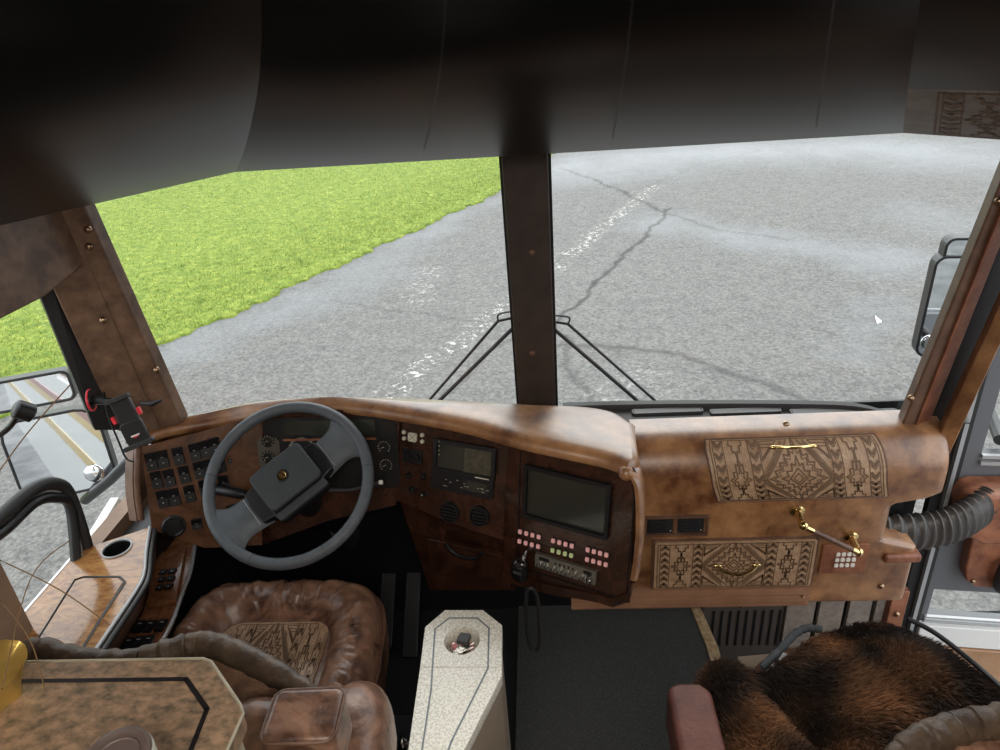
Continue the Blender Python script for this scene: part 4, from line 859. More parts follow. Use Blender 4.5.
# ================================================================== SEATS
def noise1(x, seed=0): return math.sin(x*1.7+seed)+.5*math.sin(x*4.1+seed*2.3)+.3*math.sin(x*9.7+seed*1.1)
def make_seat(label, cx, yf, zc, w_, d_, back, mats, insert=True, arms=True, head=None, slim=.45):
    t = thing('captain_seat', label, 'seat', (cx, yf-d_*.5, 0))
    leather, olive = mats
    # cushion: bolster ring with wrinkles round a sunken insert
    mb = MB(); G = []; NT = 220; cyy = yf-d_*.5
    rs = [0, .2, .4, .5, .54, .57, .62, .68, .75, .82, .88, .93, .97, 1.0, 1.01, 1.0]
    hz = [-.012, -.010, -.012, -.016, -.018, -.004, .018, .033, .042, .040, .030, .012, -.012, -.045, -.09, -.14]
    for k, (r, h) in enumerate(zip(rs, hz)):
        row = []
        for j in range(NT):
            th = 2*math.pi*j/NT; c_, s_ = math.cos(th), math.sin(th); e = 5.0
            rad = (abs(c_)**e+abs(s_)**e)**(-1/e); x = rad*c_; y = rad*s_
            x *= 1-.06*max(0, y); 
            wr = 0
            if r > .55: wr = (.0035*noise1(th*13+r*5, 1.3)-.009*max(0, math.sin(th*13+3.5*math.sin(th*3.3+1)+r*4*math.sin(th*2)))**10-.005*max(0, math.sin(th*21+3*math.sin(th*5)-r*3))**12)*math.sin(min(1, (r-.55)/.35)*math.pi/1.3)
            row.append(V(cx+x*r*w_/2, cyy+y*r*d_/2, zc+h+wr+.015*max(0, y)*r))
        G.append(row)
    mb.grid(G, cv=True); cu = mb.build('cushion', leather, t)
    if insert:
        def S(u, v): return V(cx+(u-.5)*w_*.50, cyy+(v-.5)*d_*.46+.0, zc-.006), V(0, 0, 1)
        mb = MB(); pts = rr(w_*.50, d_*.48, .05, 6); mb.prism([V(cx+x, cyy+y, zc-.02) for x, y in pts], V(0, 0, .014))
        ribbons(mb, aztec(1, 'seat'), S, .0034, 1, 1, clip=lambda u, v: not (min(u, 1-u) < .1 and min(v, 1-v) < .1)); mb.build('tooled_insert', ['tooled', 'tooled_line'], cu)
    mb = MB(); pp = [G[13][j] for j in range(0, NT, 3)]; mb.tube(pp, .005, 6, closed=True); mb.build('piping', 'leather_dark', cu)
    mb = MB(); plate(mb, (V(cx, cyy, zc-.28), V(1, 0, 0), V(0, 1, 0), V(0, 0, 1)), w_*.8, d_*.8, .16, .03); mb.build('seat_frame', 'black', t, bevel=.01)
    mb = MB(); mb.box((cx-.16, cyy-.18, 0), (cx+.16, cyy+.18, zc-.28)); mb.build('pedestal', 'black', t, bevel=.01)
    # backrest: sections swept along the top roll
    mb = MB(); top = spline(back, 8); n = len(top); rows = []; roll = []
    for k, p in enumerate(top):
        f = k/(n-1); i0, i1 = max(0, k-1), min(n-1, k+1); tg = nrm((top[i1]-top[i0])*V(1, 1, 0)); fw_ = V(-tg[1], tg[0], 0); fw_ = fw_ if fw_[1] > 0 else -fw_
        th = .055+.03*math.sin(f*math.pi); q = lambda a, z: V(p[0]+fw_[0]*a, p[1]+fw_[1]*a, z); z = p[2]; wr = .003*noise1(k*1.1, .5)
        zz = lambda g: z+(zc-.03-z)*g; ends = .55+.45*math.sin(f*math.pi)**.4
        rows.append([q(.015, z-.022), q(.03*ends, zz(.12)), q((.07+th)*slim, zz(.35)*1), q((.10+th)*slim, zz(.65)), q((.09+th)*slim, zz(1)), q(-.02, zz(1)), q(-.10*ends, zz(.9)), q(-.12*ends+wr, zz(.6)), q(-.085*ends-wr, zz(.3)), q(-.04*ends+wr*2, zz(.10)), q(-.012, z-.02)])
        roll.append(p+V(0, 0, wr-.01))
    mb.grid(rows, cv=True); k0 = len(mb.v); mb.f += [tuple(range(11)), tuple(range(k0-1, k0-12, -1))]; mb.m += [0, 0]
    o = mb.build('backrest', leather, t); 
    mb = MB(); rsz = [.024*(.5+.5*math.sin(min(1, k/(n-1)*6, (1-k/(n-1))*6)*math.pi/2))*(1+.07*noise1(k*1.9, 2)) for k in range(n)]; mb.tube(roll, rsz, 14); mb.build('top_roll', olive, o)
    return t
bk = [onz(p, z) for p, z in (((8, 658), 1.0), ((34, 646), 1.0), ((78, 657), 1.0), ((130, 658), 1.0), ((168, 648), 1.0), ((202, 640), 1.0), ((235, 650), 1.0), ((275, 670), .99), ((318, 695), .97))]
ds = make_seat('brown leather driver seat behind the steering wheel', -.765, 1.535, .575, .60, .56, bk, ('seat_leather', 'seat_leather_olive'))
# raised armrest beside the backrest: stitched block with arm below
mb = MB(); ctr = onz((303, 712), 1.04); fr = (ctr, V(1, .03, 0), V(-.03, 1, 0), V(0, 0, 1)); plate(mb, (ctr-V(0, 0, .10), fr[1], fr[2], fr[3]), .118, .098, .10, .016); ab = mb.build('armrest', 'seat_leather', ds, bevel=.012, seg=3)
mb = MB(); mb.tube([ctr+fr[1]*x+fr[2]*y-V(0, 0, .008) for x, y in rr(.118, .098, .018, 5)], .0035, 6, closed=True); mb.build('armrest_piping', 'leather_dark', ab)
mb = MB(); a = onz((352, 740), .82); mb.ell(a+V(0, .0, -.05), (.07, .13, .12), 14, sup=.8); mb.build('side_bolster', 'seat_leather', ds)
mb = MB(); a = onz((262, 735), .93); mb.ell(a+V(0, 0, -.06), (.085, .07, .12), 14, sup=.8); mb.build('back_bolster', 'seat_leather', ds)
mb = MB(); a = onz((352, 716), .86); mb.box((a[0]-.012, a[1]-.05, a[2]-.05), (a[0]+.012, a[1]+.05, a[2]+.01)); mb.build('recline_bracket', 'rubber_grey', ds, bevel=.003)
bk2 = [onz(p, z) for p, z in (((880, 790), .96), ((905, 752), .99), ((930, 734), 1.0), ((965, 722), 1.0), ((1010, 716), 1.0), ((1080, 712), 1.0), ((1170, 745), .98))]
cs = make_seat('brown leather copilot seat half covered by a fur throw', .74, 1.31, .53, .56, .52, bk2, ('seat_leather', 'seat_leather_olive'), insert=False, slim=.1)
mb = MB(); a = onz((699, 684), .70); q = [onz(p, .70) for p in ((667, 686), (677, 681), (700, 681), (712, 690), (728, 752), (690, 780), (680, 752))]
mb.prism([p-V(0, 0, .12) for p in q], V(0, 0, .12)); mb.build('armrest', 'seat_leather_red', cs, bevel=.014, seg=3)
# ------------------------------------------------------------------ fur throw
def fur():
    NU, NV = 130, 110
    x0, x1, ya, yb = .33, 1.08, .72, 1.36
    rng = np.random.RandomState(4)
    def ridge(x, y, a, b, w_, h):
        a = np.array(a[:2]); b = np.array(b[:2]); d = b-a; tt = np.clip(((x-a[0])*d[0]+(y-a[1])*d[1])/(d@d), 0, 1); r = np.hypot(x-a[0]-tt*d[0], y-a[1]-tt*d[1]); return h*np.exp(-(r/w_)**2)
    P_ = lambda px, py, z=.68: onz((px, py), z)
    a1, b1 = P_(722, 680), P_(790, 770); v1, v2 = P_(770, 680), P_(850, 760); c1, c2 = P_(800, 660), P_(905, 640); e1 = P_(900, 700)
    def H(x, y):
        z = .60+ridge(x, y, a1, b1, .07, .085)-ridge(x, y, v1, v2, .035, .03)+ridge(x, y, c1, c2, .07, .035)+ridge(x, y, e1, e1+V(.1, -.1, 0), .17, .06)
        z = z+.36*np.clip((.98-y)/.25, 0, 1)**1.4*np.clip((x-.44)/.14, 0, 1); return z+.006*np.sin(x*31+y*12)+.004*np.sin(y*47-x*20)
    outl = spline([onz(p, z) for p, z in (((697, 668), .70), ((708, 656), .70), ((730, 654), .69), ((757, 664), .65), ((790, 652), .62), ((818, 632), .61), ((848, 622), .61), ((880, 619), .61), ((906, 622), .61), ((950, 648), .60), ((1004, 692), .58), ((1060, 750), .60), ((1010, 770), .72), ((930, 790), .76), ((850, 830), .70), ((760, 830), .66), ((722, 790), .68), ((706, 730), .70), ((694, 690), .70))], 8, closed=True)
    outl = np.array(outl)[:, :2]; c0 = outl.mean(0)
    NR = 46; rows = []
    for k in range(NR):
        r = k/(NR-1); P = c0+(outl-c0)*r; z = H(P[:, 0], P[:, 1])
        drop = .09*np.clip((r-.90)/.10, 0, 1)**2; z = z-drop; rows.append(np.column_stack([P, z]))
    rows.append(np.column_stack([outl, rows[-1][:, 2]-.10]))
    rows = np.array(rows); nR, nP, _ = rows.shape
    mb = MB(); mb.grid([list(r) for r in rows], cv=True)
    o = mb.build('fur_throw', 'fur'); me = o.data
    # blades
    N = 90000; i = (np.sqrt(rng.rand(N))*(nR-1.01)); j = rng.rand(N)*nP; i0 = i.astype(int); fi = (i-i0)[:, None]; j0 = j.astype(int); fj = (j-j0)[:, None]; j1 = (j0+1) % nP
    base = (rows[i0, j0]*(1-fi)+rows[i0+1, j0]*fi)*(1-fj)+(rows[i0, j1]*(1-fi)+rows[i0+1, j1]*fi)*fj
    du = rows[i0+1, j0]-rows[i0, j0]; dv = rows[i0, j1]-rows[i0, j0]; nn = np.cross(du, dv); nn /= np.linalg.norm(nn, axis=1)[:, None]+1e-9; nn[nn[:, 2] < 0] *= -1
    fl = np.stack([.6*np.sin(base[:, 0]*17+base[:, 1]*9)+.5, -.6+.6*np.sin(base[:, 1]*21-base[:, 0]*13), 0*base[:, 0]], -1)
    dr = nn*.75+fl*.7+rng.randn(N, 3)*.38; dr /= np.linalg.norm(dr, axis=1)[:, None]; Ln = (.014+.012*rng.rand(N))*(1+.7*np.exp(-((base[:, 0]-a1[0])**2+(base[:, 1]-a1[1])**2)/.02)); sd_ = np.cross(dr, rng.randn(N, 3)); sd_ /= np.linalg.norm(sd_, axis=1)[:, None]; wd = .0011
    mid = base+dr*(Ln*.55)[:, None]; tip = base+dr*Ln[:, None]+fl*(Ln*.35)[:, None]
    v = np.stack([base-sd_*wd, base+sd_*wd, mid+sd_*wd*.8, tip, mid-sd_*wd*.8], 1)
    nb = 5*N; m0 = len(me.vertices); bl = bpy.data.meshes.new('fur_b'); bl.from_pydata([], [], [])
    bl.vertices.add(nb); bl.vertices.foreach_set('co', v.ravel()); bl.loops.add(nb); bl.loops.foreach_set('vertex_index', np.arange(nb)); bl.polygons.add(N); bl.polygons.foreach_set('loop_start', np.arange(0, nb, 5)); bl.polygons.foreach_set('loop_total', np.full(N, 5)); bl.update()
    def colr(p):
        x, y = p[:, 0], p[:, 1]; br = np.zeros(len(p))
        for (px, py, sx, st) in ((880, 700, .075, 1.0), (915, 670, .06, .6), (828, 640, .06, .85), (770, 725, .07, .8), (745, 745, .07, .8), (855, 745, .06, .55), (700, 675, .04, .35)):
            c = onz((px, py), .66); br = np.maximum(br, st*np.exp(-((x-c[0])**2+(y-c[1])**2*1.2)/sx**2))
        br = np.clip(br+.22*np.sin(x*40+y*23)*np.sin(y*33-x*17)*.6, 0, 1)[:, None]; d = np.array([[.030, .021, .017]]); l = np.array([[.36, .175, .085]])
        return d*(1-br)+l*br
    cb = np.repeat(colr(base)*(.55+.9*rng.rand(N, 1)), 5, axis=0)
    bl.attributes.new('furcol', 'FLOAT_COLOR', 'POINT').data.foreach_set('color', np.column_stack([cb, np.ones(nb)]).ravel().astype(np.float32))
    co = np.zeros(m0*3); me.vertices.foreach_get('co', co); ca = colr(co.reshape(-1, 3))*.6
    me.attributes.new('furcol', 'FLOAT_COLOR', 'POINT').data.foreach_set('color', np.column_stack([ca, np.ones(m0)]).ravel().astype(np.float32))
    bm = bmesh.new(); bm.from_mesh(me); bm.from_mesh(bl); bm.to_mesh(me); bm.free(); bpy.data.meshes.remove(bl)
    for md in list(o.modifiers): o.modifiers.remove(md)
    tag(o, 'dark brown fur throw with chestnut patches draped over the copilot seat', 'throw')
fur()
# dark folded jacket edge on the far side of the copilot seat
mb = MB(); pts = spline([onz(p, .60) for p in ((762, 668), (780, 650), (795, 634), (808, 628), (822, 630))], 5); mb.tube(pts, [.007+.004*abs(math.sin(k*1.3)) for k in range(len(pts))], 10)
tag(mb.build('folded_cloth', 'fabric_dark'), 'dark grey folded cloth peeking out behind the fur throw at the step well', 'cloth')
mb = MB(); pts = spline([onz(p, .62) for p in ((908, 619), (935, 633), (970, 660), (1006, 692))], 6); mb.tube(pts, .006, 8)
tag(mb.build('seat_strap', 'rubber'), 'black strap running along the door side of the fur throw', 'strap')
mb = MB(); q = [onz(p, .585) for p in ((760, 668), (778, 651), (787, 655), (770, 672))]; mb.prism(q, V(0, 0, .004)); tag(mb.build('paper_sheet', 'crown_white', smooth=False), 'white paper corner between the fur throw and the heater grille', 'paper')
q = [onz(p, .45) for p in ((737, 659), (771, 656), (778, 668), (745, 674))]; mb = MB(); mb.prism(q, V(0, 0, .01)); tag(mb.build('leather_flap', 'tan', bevel=.002), 'tan leather flap in front of the fur throw by the step well', 'flap')
# ================================================================== CENTRE CONSOLE
def console():
    z = .62; t = thing('center_console', 'cream speckled stone console with a round cup well and grey inlay', 'console', (-.2, 1.1, 0))
    out = [onz(p, z) for p in ((445, 610), (483, 610), (502, 625), (502, 676), (452, 775), (420, 850), (395, 850), (408, 750), (420, 667), (425, 627))]
    cc = onz((462, 640), z); rh = .046
    # top with a hole: bridge the outline to the circle
    def ang(p): return math.atan2(p[1]-cc[1], p[0]-cc[0])
    dense = []
    for a, b in zip(out, out[1:]+out[:1]):
        k = max(2, int(np.linalg.norm(b-a)/.015)); dense += [a+(b-a)*i/k for i in range(k)]
    circ = [cc+rh*V(math.cos(ang(p)), math.sin(ang(p)), 0) for p in dense]
    mb = MB(); mb.grid([[p-V(0, 0, .03) for p in dense], [p-V(0, 0, .003) for p in dense], [cc+(p-cc)*.994 for p in dense], [cc+(p-cc)*.5+(q-cc)*.5 for p, q in zip(dense, circ)], circ, [p-V(0, 0, .004)+(cc-p)*.03 for p in circ], [p-V(0, 0, .045)+(cc-p)*.10 for p in circ], [p*.05+cc*.95-V(0, 0, .05) for p in circ]], cu=False, cv=True)
    tp_ = mb.build('stone_top', 'cream_stone', t)
    e = tp_.modifiers[0]; e.split_angle = math.radians(35)
    inl = [onz(p, z+.0006) for p in ((449, 618), (477, 618), (489, 628), (488, 668), (452, 740), (425, 810), (412, 810), (422, 750), (431, 690), (435, 629))]
    mb = MB()
    ctr = sum(inl)/len(inl)
    for a, b in zip(inl, inl[1:]+inl[:1]): d = nrm(b-a); s_ = V(-d[1], d[0], 0)*.0022; mb.add([a-s_-d*.001, a+s_-d*.001, b+s_+d*.001, b-s_+d*.001], [(0, 1, 2, 3)])
    mb.build('inlay', 'inlay_grey', tp_, smooth=False)
    a, b = onz((420, 667), z+.0005), onz((500, 667), z+.0005); mb = MB(); mb.add([a-V(0, .0006, 0), b-V(0, .0006, 0), b+V(0, .0006, 0), a+V(0, .0006, 0)], [(0, 1, 2, 3)]); mb.build('joint', 'tan', tp_, smooth=False)
    body = [p+(cc-p)*.0+V(0, 0, 0) for p in [onz(q, z) for q in ((446, 612), (482, 612), (500, 627), (500, 676), (450, 776), (420, 848), (398, 848), (411, 750), (423, 667), (427, 629))]]
    mb = MB(); low = [V(p[0], p[1], .0) for p in body]; mb.grid([[V(p[0], p[1], z-.03) for p in body], [V(p[0], p[1], .0) for p in body]], cv=True); mb.build('cabinet_body', 'tan', t, smooth=False)
    a = onz((502, 676), z-.03)
    # keys in the well
    k = thing('car_keys', 'bunch of keys with a black fob in the cup well of the cream console', 'keys', cc-V(0, 0, .05))
    mb = MB(); ca = math.cos(.35); sa = math.sin(.35); fr = (cc+V(.002, .018, -.022), V(ca, -sa, .1), V(sa, ca, .1), V(0, 0, 1)); plate(mb, fr, .032, .028, .012, .005); mb.build('key_fob', 'rubber_grey', k, bevel=.002)
    mb = MB(); plate(mb, (cc+V(.012, .004, -.032), V(.9, .3, 0), V(-.3, .9, 0), V(0, 0, 1)), .034, .02, .006, .006); mb.build('key_tag', 'pink', k)
    mb = MB(); plate(mb, (cc+V(-.024, .012, -.036), V(.9, .3, 0), V(-.3, .9, 0), V(0, 0, 1)), .014, .02, .006, .005); mb.build('key_tag', 'pink', k)
    for i in range(7):
        a_ = -.5+i*.2+random.uniform(-.1, .1); d = V(math.cos(a_), math.sin(a_)*.6, .05); o = cc+V(-.018+.003*i, -.004-.004*(i % 3), -.036+.002*i); s_ = nrm(np.cross(V(0, 0, 1), d)); mb = MB(); fr = (o, nrm(d), s_, V(0, 0, 1))
        mb.prism([o+fr[1]*x+s_*y for x, y in ((-.008, -.006), (-.002, -.008), (.006, -.004), (.03, -.002), (.033, .0), (.03, .003), (.006, .004), (-.002, .008), (-.008, .006))], V(0, 0, .0016)); mb.build('key', 'key_metal', k, smooth=False)
    mb = MB(); mb.tube([cc+V(-.022+.011*math.cos(q), .0+.011*math.sin(q), -.026+.004*math.sin(q)) for q in np.linspace(0, 6.28, 18, endpoint=False)], .0012, 6, closed=True); mb.build('key_ring', 'steel', k)
console()
# ================================================================== GRANITE CABINET BEHIND THE DRIVER
def counter():
    z = 1.19; t = thing('side_cabinet', 'waist high cabinet with brown granite top and black inlay behind the driver seat', 'cabinet', (-.8, .3, 0))
    out = [onz(p, z) for p in ((22, 662), (203, 658), (211, 661), (240, 704), (243, 713), (252, 800))]
    A_ = out[0]; o2 = [V(-1.2, A_[1], z), out[1], out[2], out[3], out[4], V(out[4][0]-.02, -.35, z), V(-1.2, -.35, z)]
    mb = MB(); mb.prism([p-V(0, 0, .035) for p in o2], V(0, 0, .035)); tp_ = mb.build('granite_top', 'granite', t, bevel=.005)
    mb = MB(); e = [p+V(0, 0, -.0015) for p in o2[:6]]; mb.tube(e, .0024, 8); mb.build('edge_bead', 'granite_edge', tp_)
    inl = [onz(p, z+.0008) for p in ((0, 684), (186, 679), (207, 709), (190, 752), (165, 800))]; mb = MB(); inl[0] = V(-1.12, inl[1][1], z+.0008)
    for a, b in zip(inl[:-1], inl[1:]): d = nrm(b-a); s_ = V(-d[1], d[0], 0)*.0036; mb.add([a-s_-d*.0015, a+s_-d*.0015, b+s_+d*.0015, b-s_+d*.0015], [(0, 1, 2, 3)])
    mb.build('inlay', 'inlay_black', tp_, smooth=False)
    ins = [V(p[0]-.008 if p[0] > -1 else p[0], p[1]-.010 if p[1] > 0 else p[1], 0) for p in o2]; mb = MB(); mb.prism(ins, V(0, 0, z-.035)); mb.build('cabinet_body', 'granite_edge', t, smooth=False)
    # tumbler
    c = onz((116, 757), z+.09); c[2] = z; k = thing('tumbler', 'grey brown tumbler standing on the granite cabinet top', 'cup', c)
    h = .085; mb = MB(); mb.lathe([(.0, 0), (.036, .001), (.0375, .006), (.040, h), (.039, h+.003), (.037, h+.003), (.037, h-.004)], c, V(0, 0, 1), 36); mb.build('body', 'cup_body', k)
    mb = MB(); mb.lathe([(.0385, h+.002), (.0375, h+.008), (.033, h+.009), (.032, h+.004), (.026, h+.004), (.0255, h+.0055), (.024, h+.0055), (.023, h+.004), (.0, h+.004)], c, V(0, 0, 1), 36); mb.build('lid', 'cup_lid', k)
    # foil wrapped pot at the left edge with dry stems
    c = onz((6, 700), z); p_ = thing('dried_arrangement', 'gold foil wrapped dried stems at the left edge of the granite top', 'decoration', c)
    mb = MB(); G = []
    for r, hh in ((.0, 0), (.035, 0), (.04, .02), (.055, .05), (.06, .055), (.045, .045), (.0, .04)):
        G.append([c+V(-.02, 0, 0)+V(r*math.cos(q)*(1+.12*math.sin(5*q)), r*math.sin(q)*(1+.12*math.cos(7*q)), hh+(.008*math.sin(6*q) if r > .05 else 0)) for q in np.linspace(0, 6.283, 40, endpoint=False)])
    mb.grid(G, cv=True); mb.build('foil_wrap', 'gold_foil', p_)
    mb = MB(); mb.ell(c+V(-.015, -.05, .02), (.03, .03, .02), 10); mb.build('orange_wrap', 'orange_foil', p_)
    for (a, b, e_, y0_, y1_) in (((2, 690), (30, 580), (70, 540), .62, .75), ((0, 560), (60, 590), (110, 625), .62, .66), ((0, 470), (30, 430), (70, 385), .66, .72), ((0, 600), (30, 640), (45, 690), .60, .6)):
        pts = spline([ony(a, y0_), ony(b, (y0_+y1_)/2), ony(e_, y1_)], 6)
        if a[1] != 690: pts = [c+V(-.05, 0, .03)]+pts
        mb = MB(); mb.tube(pts, .0008, 6); mb.build('stem', 'stem', p_)
counter()
# ================================================================== LEFT ARM CONSOLE
def arm_console():
    t = thing('arm_console', 'glossy burl wood arm console with cup holder beside the driver window', 'console', (-1.15, 1.2, .4))
    z = .83
    px = [(30, 612), (78, 553), (95, 545), (138, 531), (150, 527), (146, 552), (144, 572), (136, 590), (97, 648), (70, 690), (10, 690)]
    out = [onz(p, z) for p in px]; out[0][0] = out[1][0] = -1.262; out[10][0] = -1.262
    cc = onz((117, 549), z); rh = .035
    dense = []
    for a, b in zip(out, out[1:]+out[:1]):
        k = max(2, int(np.linalg.norm(b-a)/.02)); dense += [a+(b-a)*i/k for i in range(k)]
    circ = [cc+rh*nrm(V(p[0]-cc[0], p[1]-cc[1], 0)) for p in dense]
    mb = MB(); mb.grid([[p-V(0, 0, .03) for p in dense], [p-V(0, 0, .004) for p in dense], [cc+(p-cc)*.99 for p in dense], [p*.5+q*.5 for p, q in zip(dense, circ)], circ], cv=True); top = mb.build('burl_top', 'burl_light', t)
    mb = MB(); mb.lathe([(rh*.99, .001), (rh*.97, -.01), (rh*.92, -.08), (0, -.08)], cc, V(0, 0, 1), 32); mb.build('cup_holder_well', 'black', top)
    mb = MB(); mb.tube([p+V(0, 0, 0) for p in spline([out[4], out[5], out[6], out[7], out[8], out[9]], 4)], .0045, 8); mb.build('edge_trim', 'light_metal', top)
    mb = MB(); mb.tube([p+V(.008, 0, -.012) for p in spline([out[4], out[5], out[6], out[7], out[8], out[9]], 4)], .009, 8); mb.build('edge_rubber', 'black', top)
    mb = MB(); mb.lathe([(rh*1.1, .0), (rh*1.08, .004), (rh, .004), (rh*.97, .0)], cc, V(0, 0, 1), 32); mb.build('cup_holder_rim', 'light_metal', top)
    lid = [onz(p, z+.001) for p in ((75, 580), (84, 577), (120, 577), (125, 582), (100, 620), (76, 660), (25, 660))]
    mb = MB(); mb.tube(lid, .0032, 6, closed=True); mb.build('lid_groove', 'black', top)
    ins = sum(lid)/len(lid); mb = MB(); mb.prism([p+(ins-p)*.06 for p in lid], V(0, 0, .003)); mb.build('lid', 'burl_light', top, bevel=.001)
    # dark side falling to the switch panel
    r = [out[4], out[5], out[6], out[7], out[8], out[9]]; lo = [onz(p, .62) for p in ((162, 540), (158, 556), (148, 588), (142, 612), (122, 645), (100, 690))]
    mb = MB(); mb.grid([[p-V(0, 0, .02) for p in r], [(a+b)/2+V(-.01, 0, .0) for a, b in zip(r, lo)], lo, [V(-1.26, p[1], .55) for p in lo]]); mb.build('side_skin', 'leather_dark', t)
    zl = .62; pn = [onz(p, zl) for p in ((163, 540), (196, 534), (190, 570), (182, 592), (170, 625), (150, 660), (112, 665), (122, 645), (143, 612), (149, 588), (159, 556))]
    mb = MB(); mb.prism([p-V(0, 0, .02) for p in pn], V(0, 0, .02)); pl = mb.build('switch_panel', 'burl_mid', t, bevel=.002)
    mb = MB(); mb.tube(spline([p+V(.002, 0, 0) for p in pn[1:6]], 4), .006, 8); mb.build('panel_trim', 'light_metal', pl)
    mb = MB(); mb.prism([p-V(0, 0, .02) for p in pn], V(0, 0, -.6)); mb.build('console_base', 'black', t, smooth=False)
    q = [onz(p, zl+.012) for p in ((152, 554), (186, 546), (176, 600), (147, 606))]; mb = MB(); mb.prism([p-V(0, 0, .012) for p in q], V(0, 0, .012)); rp = mb.build('raised_plate', 'burl_mid', pl, bevel=.002)
    for p in ((163.5, 572.5), (172.5, 571.5), (162, 580), (171, 579), (160, 588), (169, 587)):
        c = onz(p, zl+.013); mb = MB(); mb.box((c[0]-.0095, c[1]-.0095, zl+.010), (c[0]+.0095, c[1]+.0095, zl+.018), 0); mb.box((c[0]-.002, c[1]-.004, zl+.018), (c[0]+.002, c[1]-.001, zl+.0185), 1); mb.build('window_switch', ['switch_black', 'light_metal'], pl, smooth=False)
    for p in ((139.5, 628), (150, 627.5), (161.5, 626.5), (128, 645), (138, 644), (148, 643)):
        c = onz(p, zl); mb = MB(); mb.box((c[0]-.0115, c[1]-.019, zl), (c[0]+.0115, c[1]+.019, zl+.009), 0); mb.box((c[0]-.005, c[1]+.006, zl+.009), (c[0]+.005, c[1]+.009, zl+.0096), 1); mb.build('rocker_switch', ['switch_black', 'light_metal'], pl, smooth=False)
arm_console()
# rounded black sliding window frame at the driver's left
t = thing('sliding_window_frame', 'black rounded sliding window frame at the driver side window', 'window frame', (-1.25, 1.3, .85))
for k, (off_, r_, m_) in enumerate(((0, .017, 'rubber'), (.055, .014, 'black'), (.028, .0035, 'light_metal'))):
    pts = spline([onx(p, -1.255+.0*k) for p in ((-60, 570), (0, 517+off_*300), (34, 489+off_*250), (56, 484+off_*250), (70, 497+off_*150), (86+0*off_-off_*200, 545), (90-off_*250, 570))], 6)
    mb = MB(); mb.tube(pts, r_, 10); mb.build(('outer_frame', 'inner_frame', 'chrome_strip')[k], m_, t)
# ================================================================== OUTSIDE MIRRORS
def mirror(name_loc, Y, quads, label, stem, normal_to, spot=None):
    c = ony(quads[0][1], Y); t = thing('door_mirror', label, 'mirror', c)
    for nm, ctr, (hw, hh) in quads:
        p = ony(ctr, Y); n = nrm(V(*normal_to)); u = nrm(np.cross(V(0, 0, 1), n)); v = np.cross(n, u)
        u, v = u*math.cos(TILT)+v*math.sin(TILT), v*math.cos(TILT)-u*math.sin(TILT)
        mb = MB(); plate(mb, (p-n*.05, u, v, n), hw*2, hh*2, .05, min(hw, hh)*.45); ringplate(mb, (p, u, v, n), hw*2, hh*2, .010, .006, min(hw, hh)*.45); h = mb.build(nm+'_housing', 'black', t, bevel=.006)
        mb = MB(); mb.prism([p+n*.002+u*x+v*y for x, y in rr(hw*2-.018, hh*2-.018, min(hw, hh)*.4)], n*.001); mb.build(nm+'_glass', 'mirror', h, smooth=False)
        if nm == 'main' and spot:
            q = p+n*.004+u*spot[0]*hw+v*spot[1]*hh; mb = MB(); mb.lathe([(.034, 0), (.031, .005), (.022, .009), (.01, .011), (0, .0115)], q, n, 24); mb.build('spot_mirror', 'mirror', h)
    mb = MB(); mb.tube([ony(s_, y_) for s_, y_ in stem], .018, 10); mb.build('bracket', 'black', t)
    if name_loc == 'l':
        mb = MB(); q = [onx(p, -1.40) for p in ((88, 548), (119, 497), (132, 505), (146, 548), (140, 575), (100, 580))]; mb.prism(q, V(-.03, 0, 0)); mb.build('bracket_cover', 'bus_white', t, bevel=.004)
TILT = 0.0
mirror('l', 1.98, (('main', (60, 455), (.155, .155)), ('upper', (30, 392), (.13, .055))), 'black framed outside mirror left of the driver window', (((85, 500), 1.98), ((110, 480), 1.93), ((135, 455), 1.86)), (.69, -1.74, .24), (.55, -.6))
mirror('r', 2.45, (('main', (950, 308), (.085, .20)), ('upper', (964, 258), (.07, .075))), 'black framed outside mirror beyond the right windshield pillar', (((955, 340), 2.45), ((985, 400), 2.2), ((1000, 440), 1.9)), (-.28, -1.85, -.03), (-.5, -.7))

# ================================================================== WIPERS
for lab, P in (('thin black wiper arm parked to the left of the centre post', ((512, 318), (498, 321), (431, 398), (424, 405))), ('thin black wiper arm parked to the right of the centre post', ((556, 322), (568, 324), (650, 396), (660, 405)))):
    Yw = 2.03; t = thing('wiper', lab, 'wiper', ony(P[0], Yw), 'windshield wipers')
    a = [ony(p, Yw) for p in P]; mb = MB(); mb.tube(a[:3]+[a[3]+(a[3]-a[2])*2], .005, 8); mb.build('arm', 'black', t)
    sx = 1 if P[0][0] > 530 else -1
    Q = ((514, 327), (442, 398), (434, 405)) if sx < 0 else ((554, 329), (632, 396), (642, 405)); b = [ony(p, Yw-.01) for p in Q]; mb = MB(); mb.tube([b[0], b[1], b[2]+(b[2]-b[1])*2], .0065, 8); mb.build('blade', 'rubber', t)
    mb = MB(); mb.tube(spline([a[1], a[1]+V(.004, 0, .022)*1, a[0]+V(0, 0, .022)], 5), .003, 6); mb.build('hook', 'black', t)
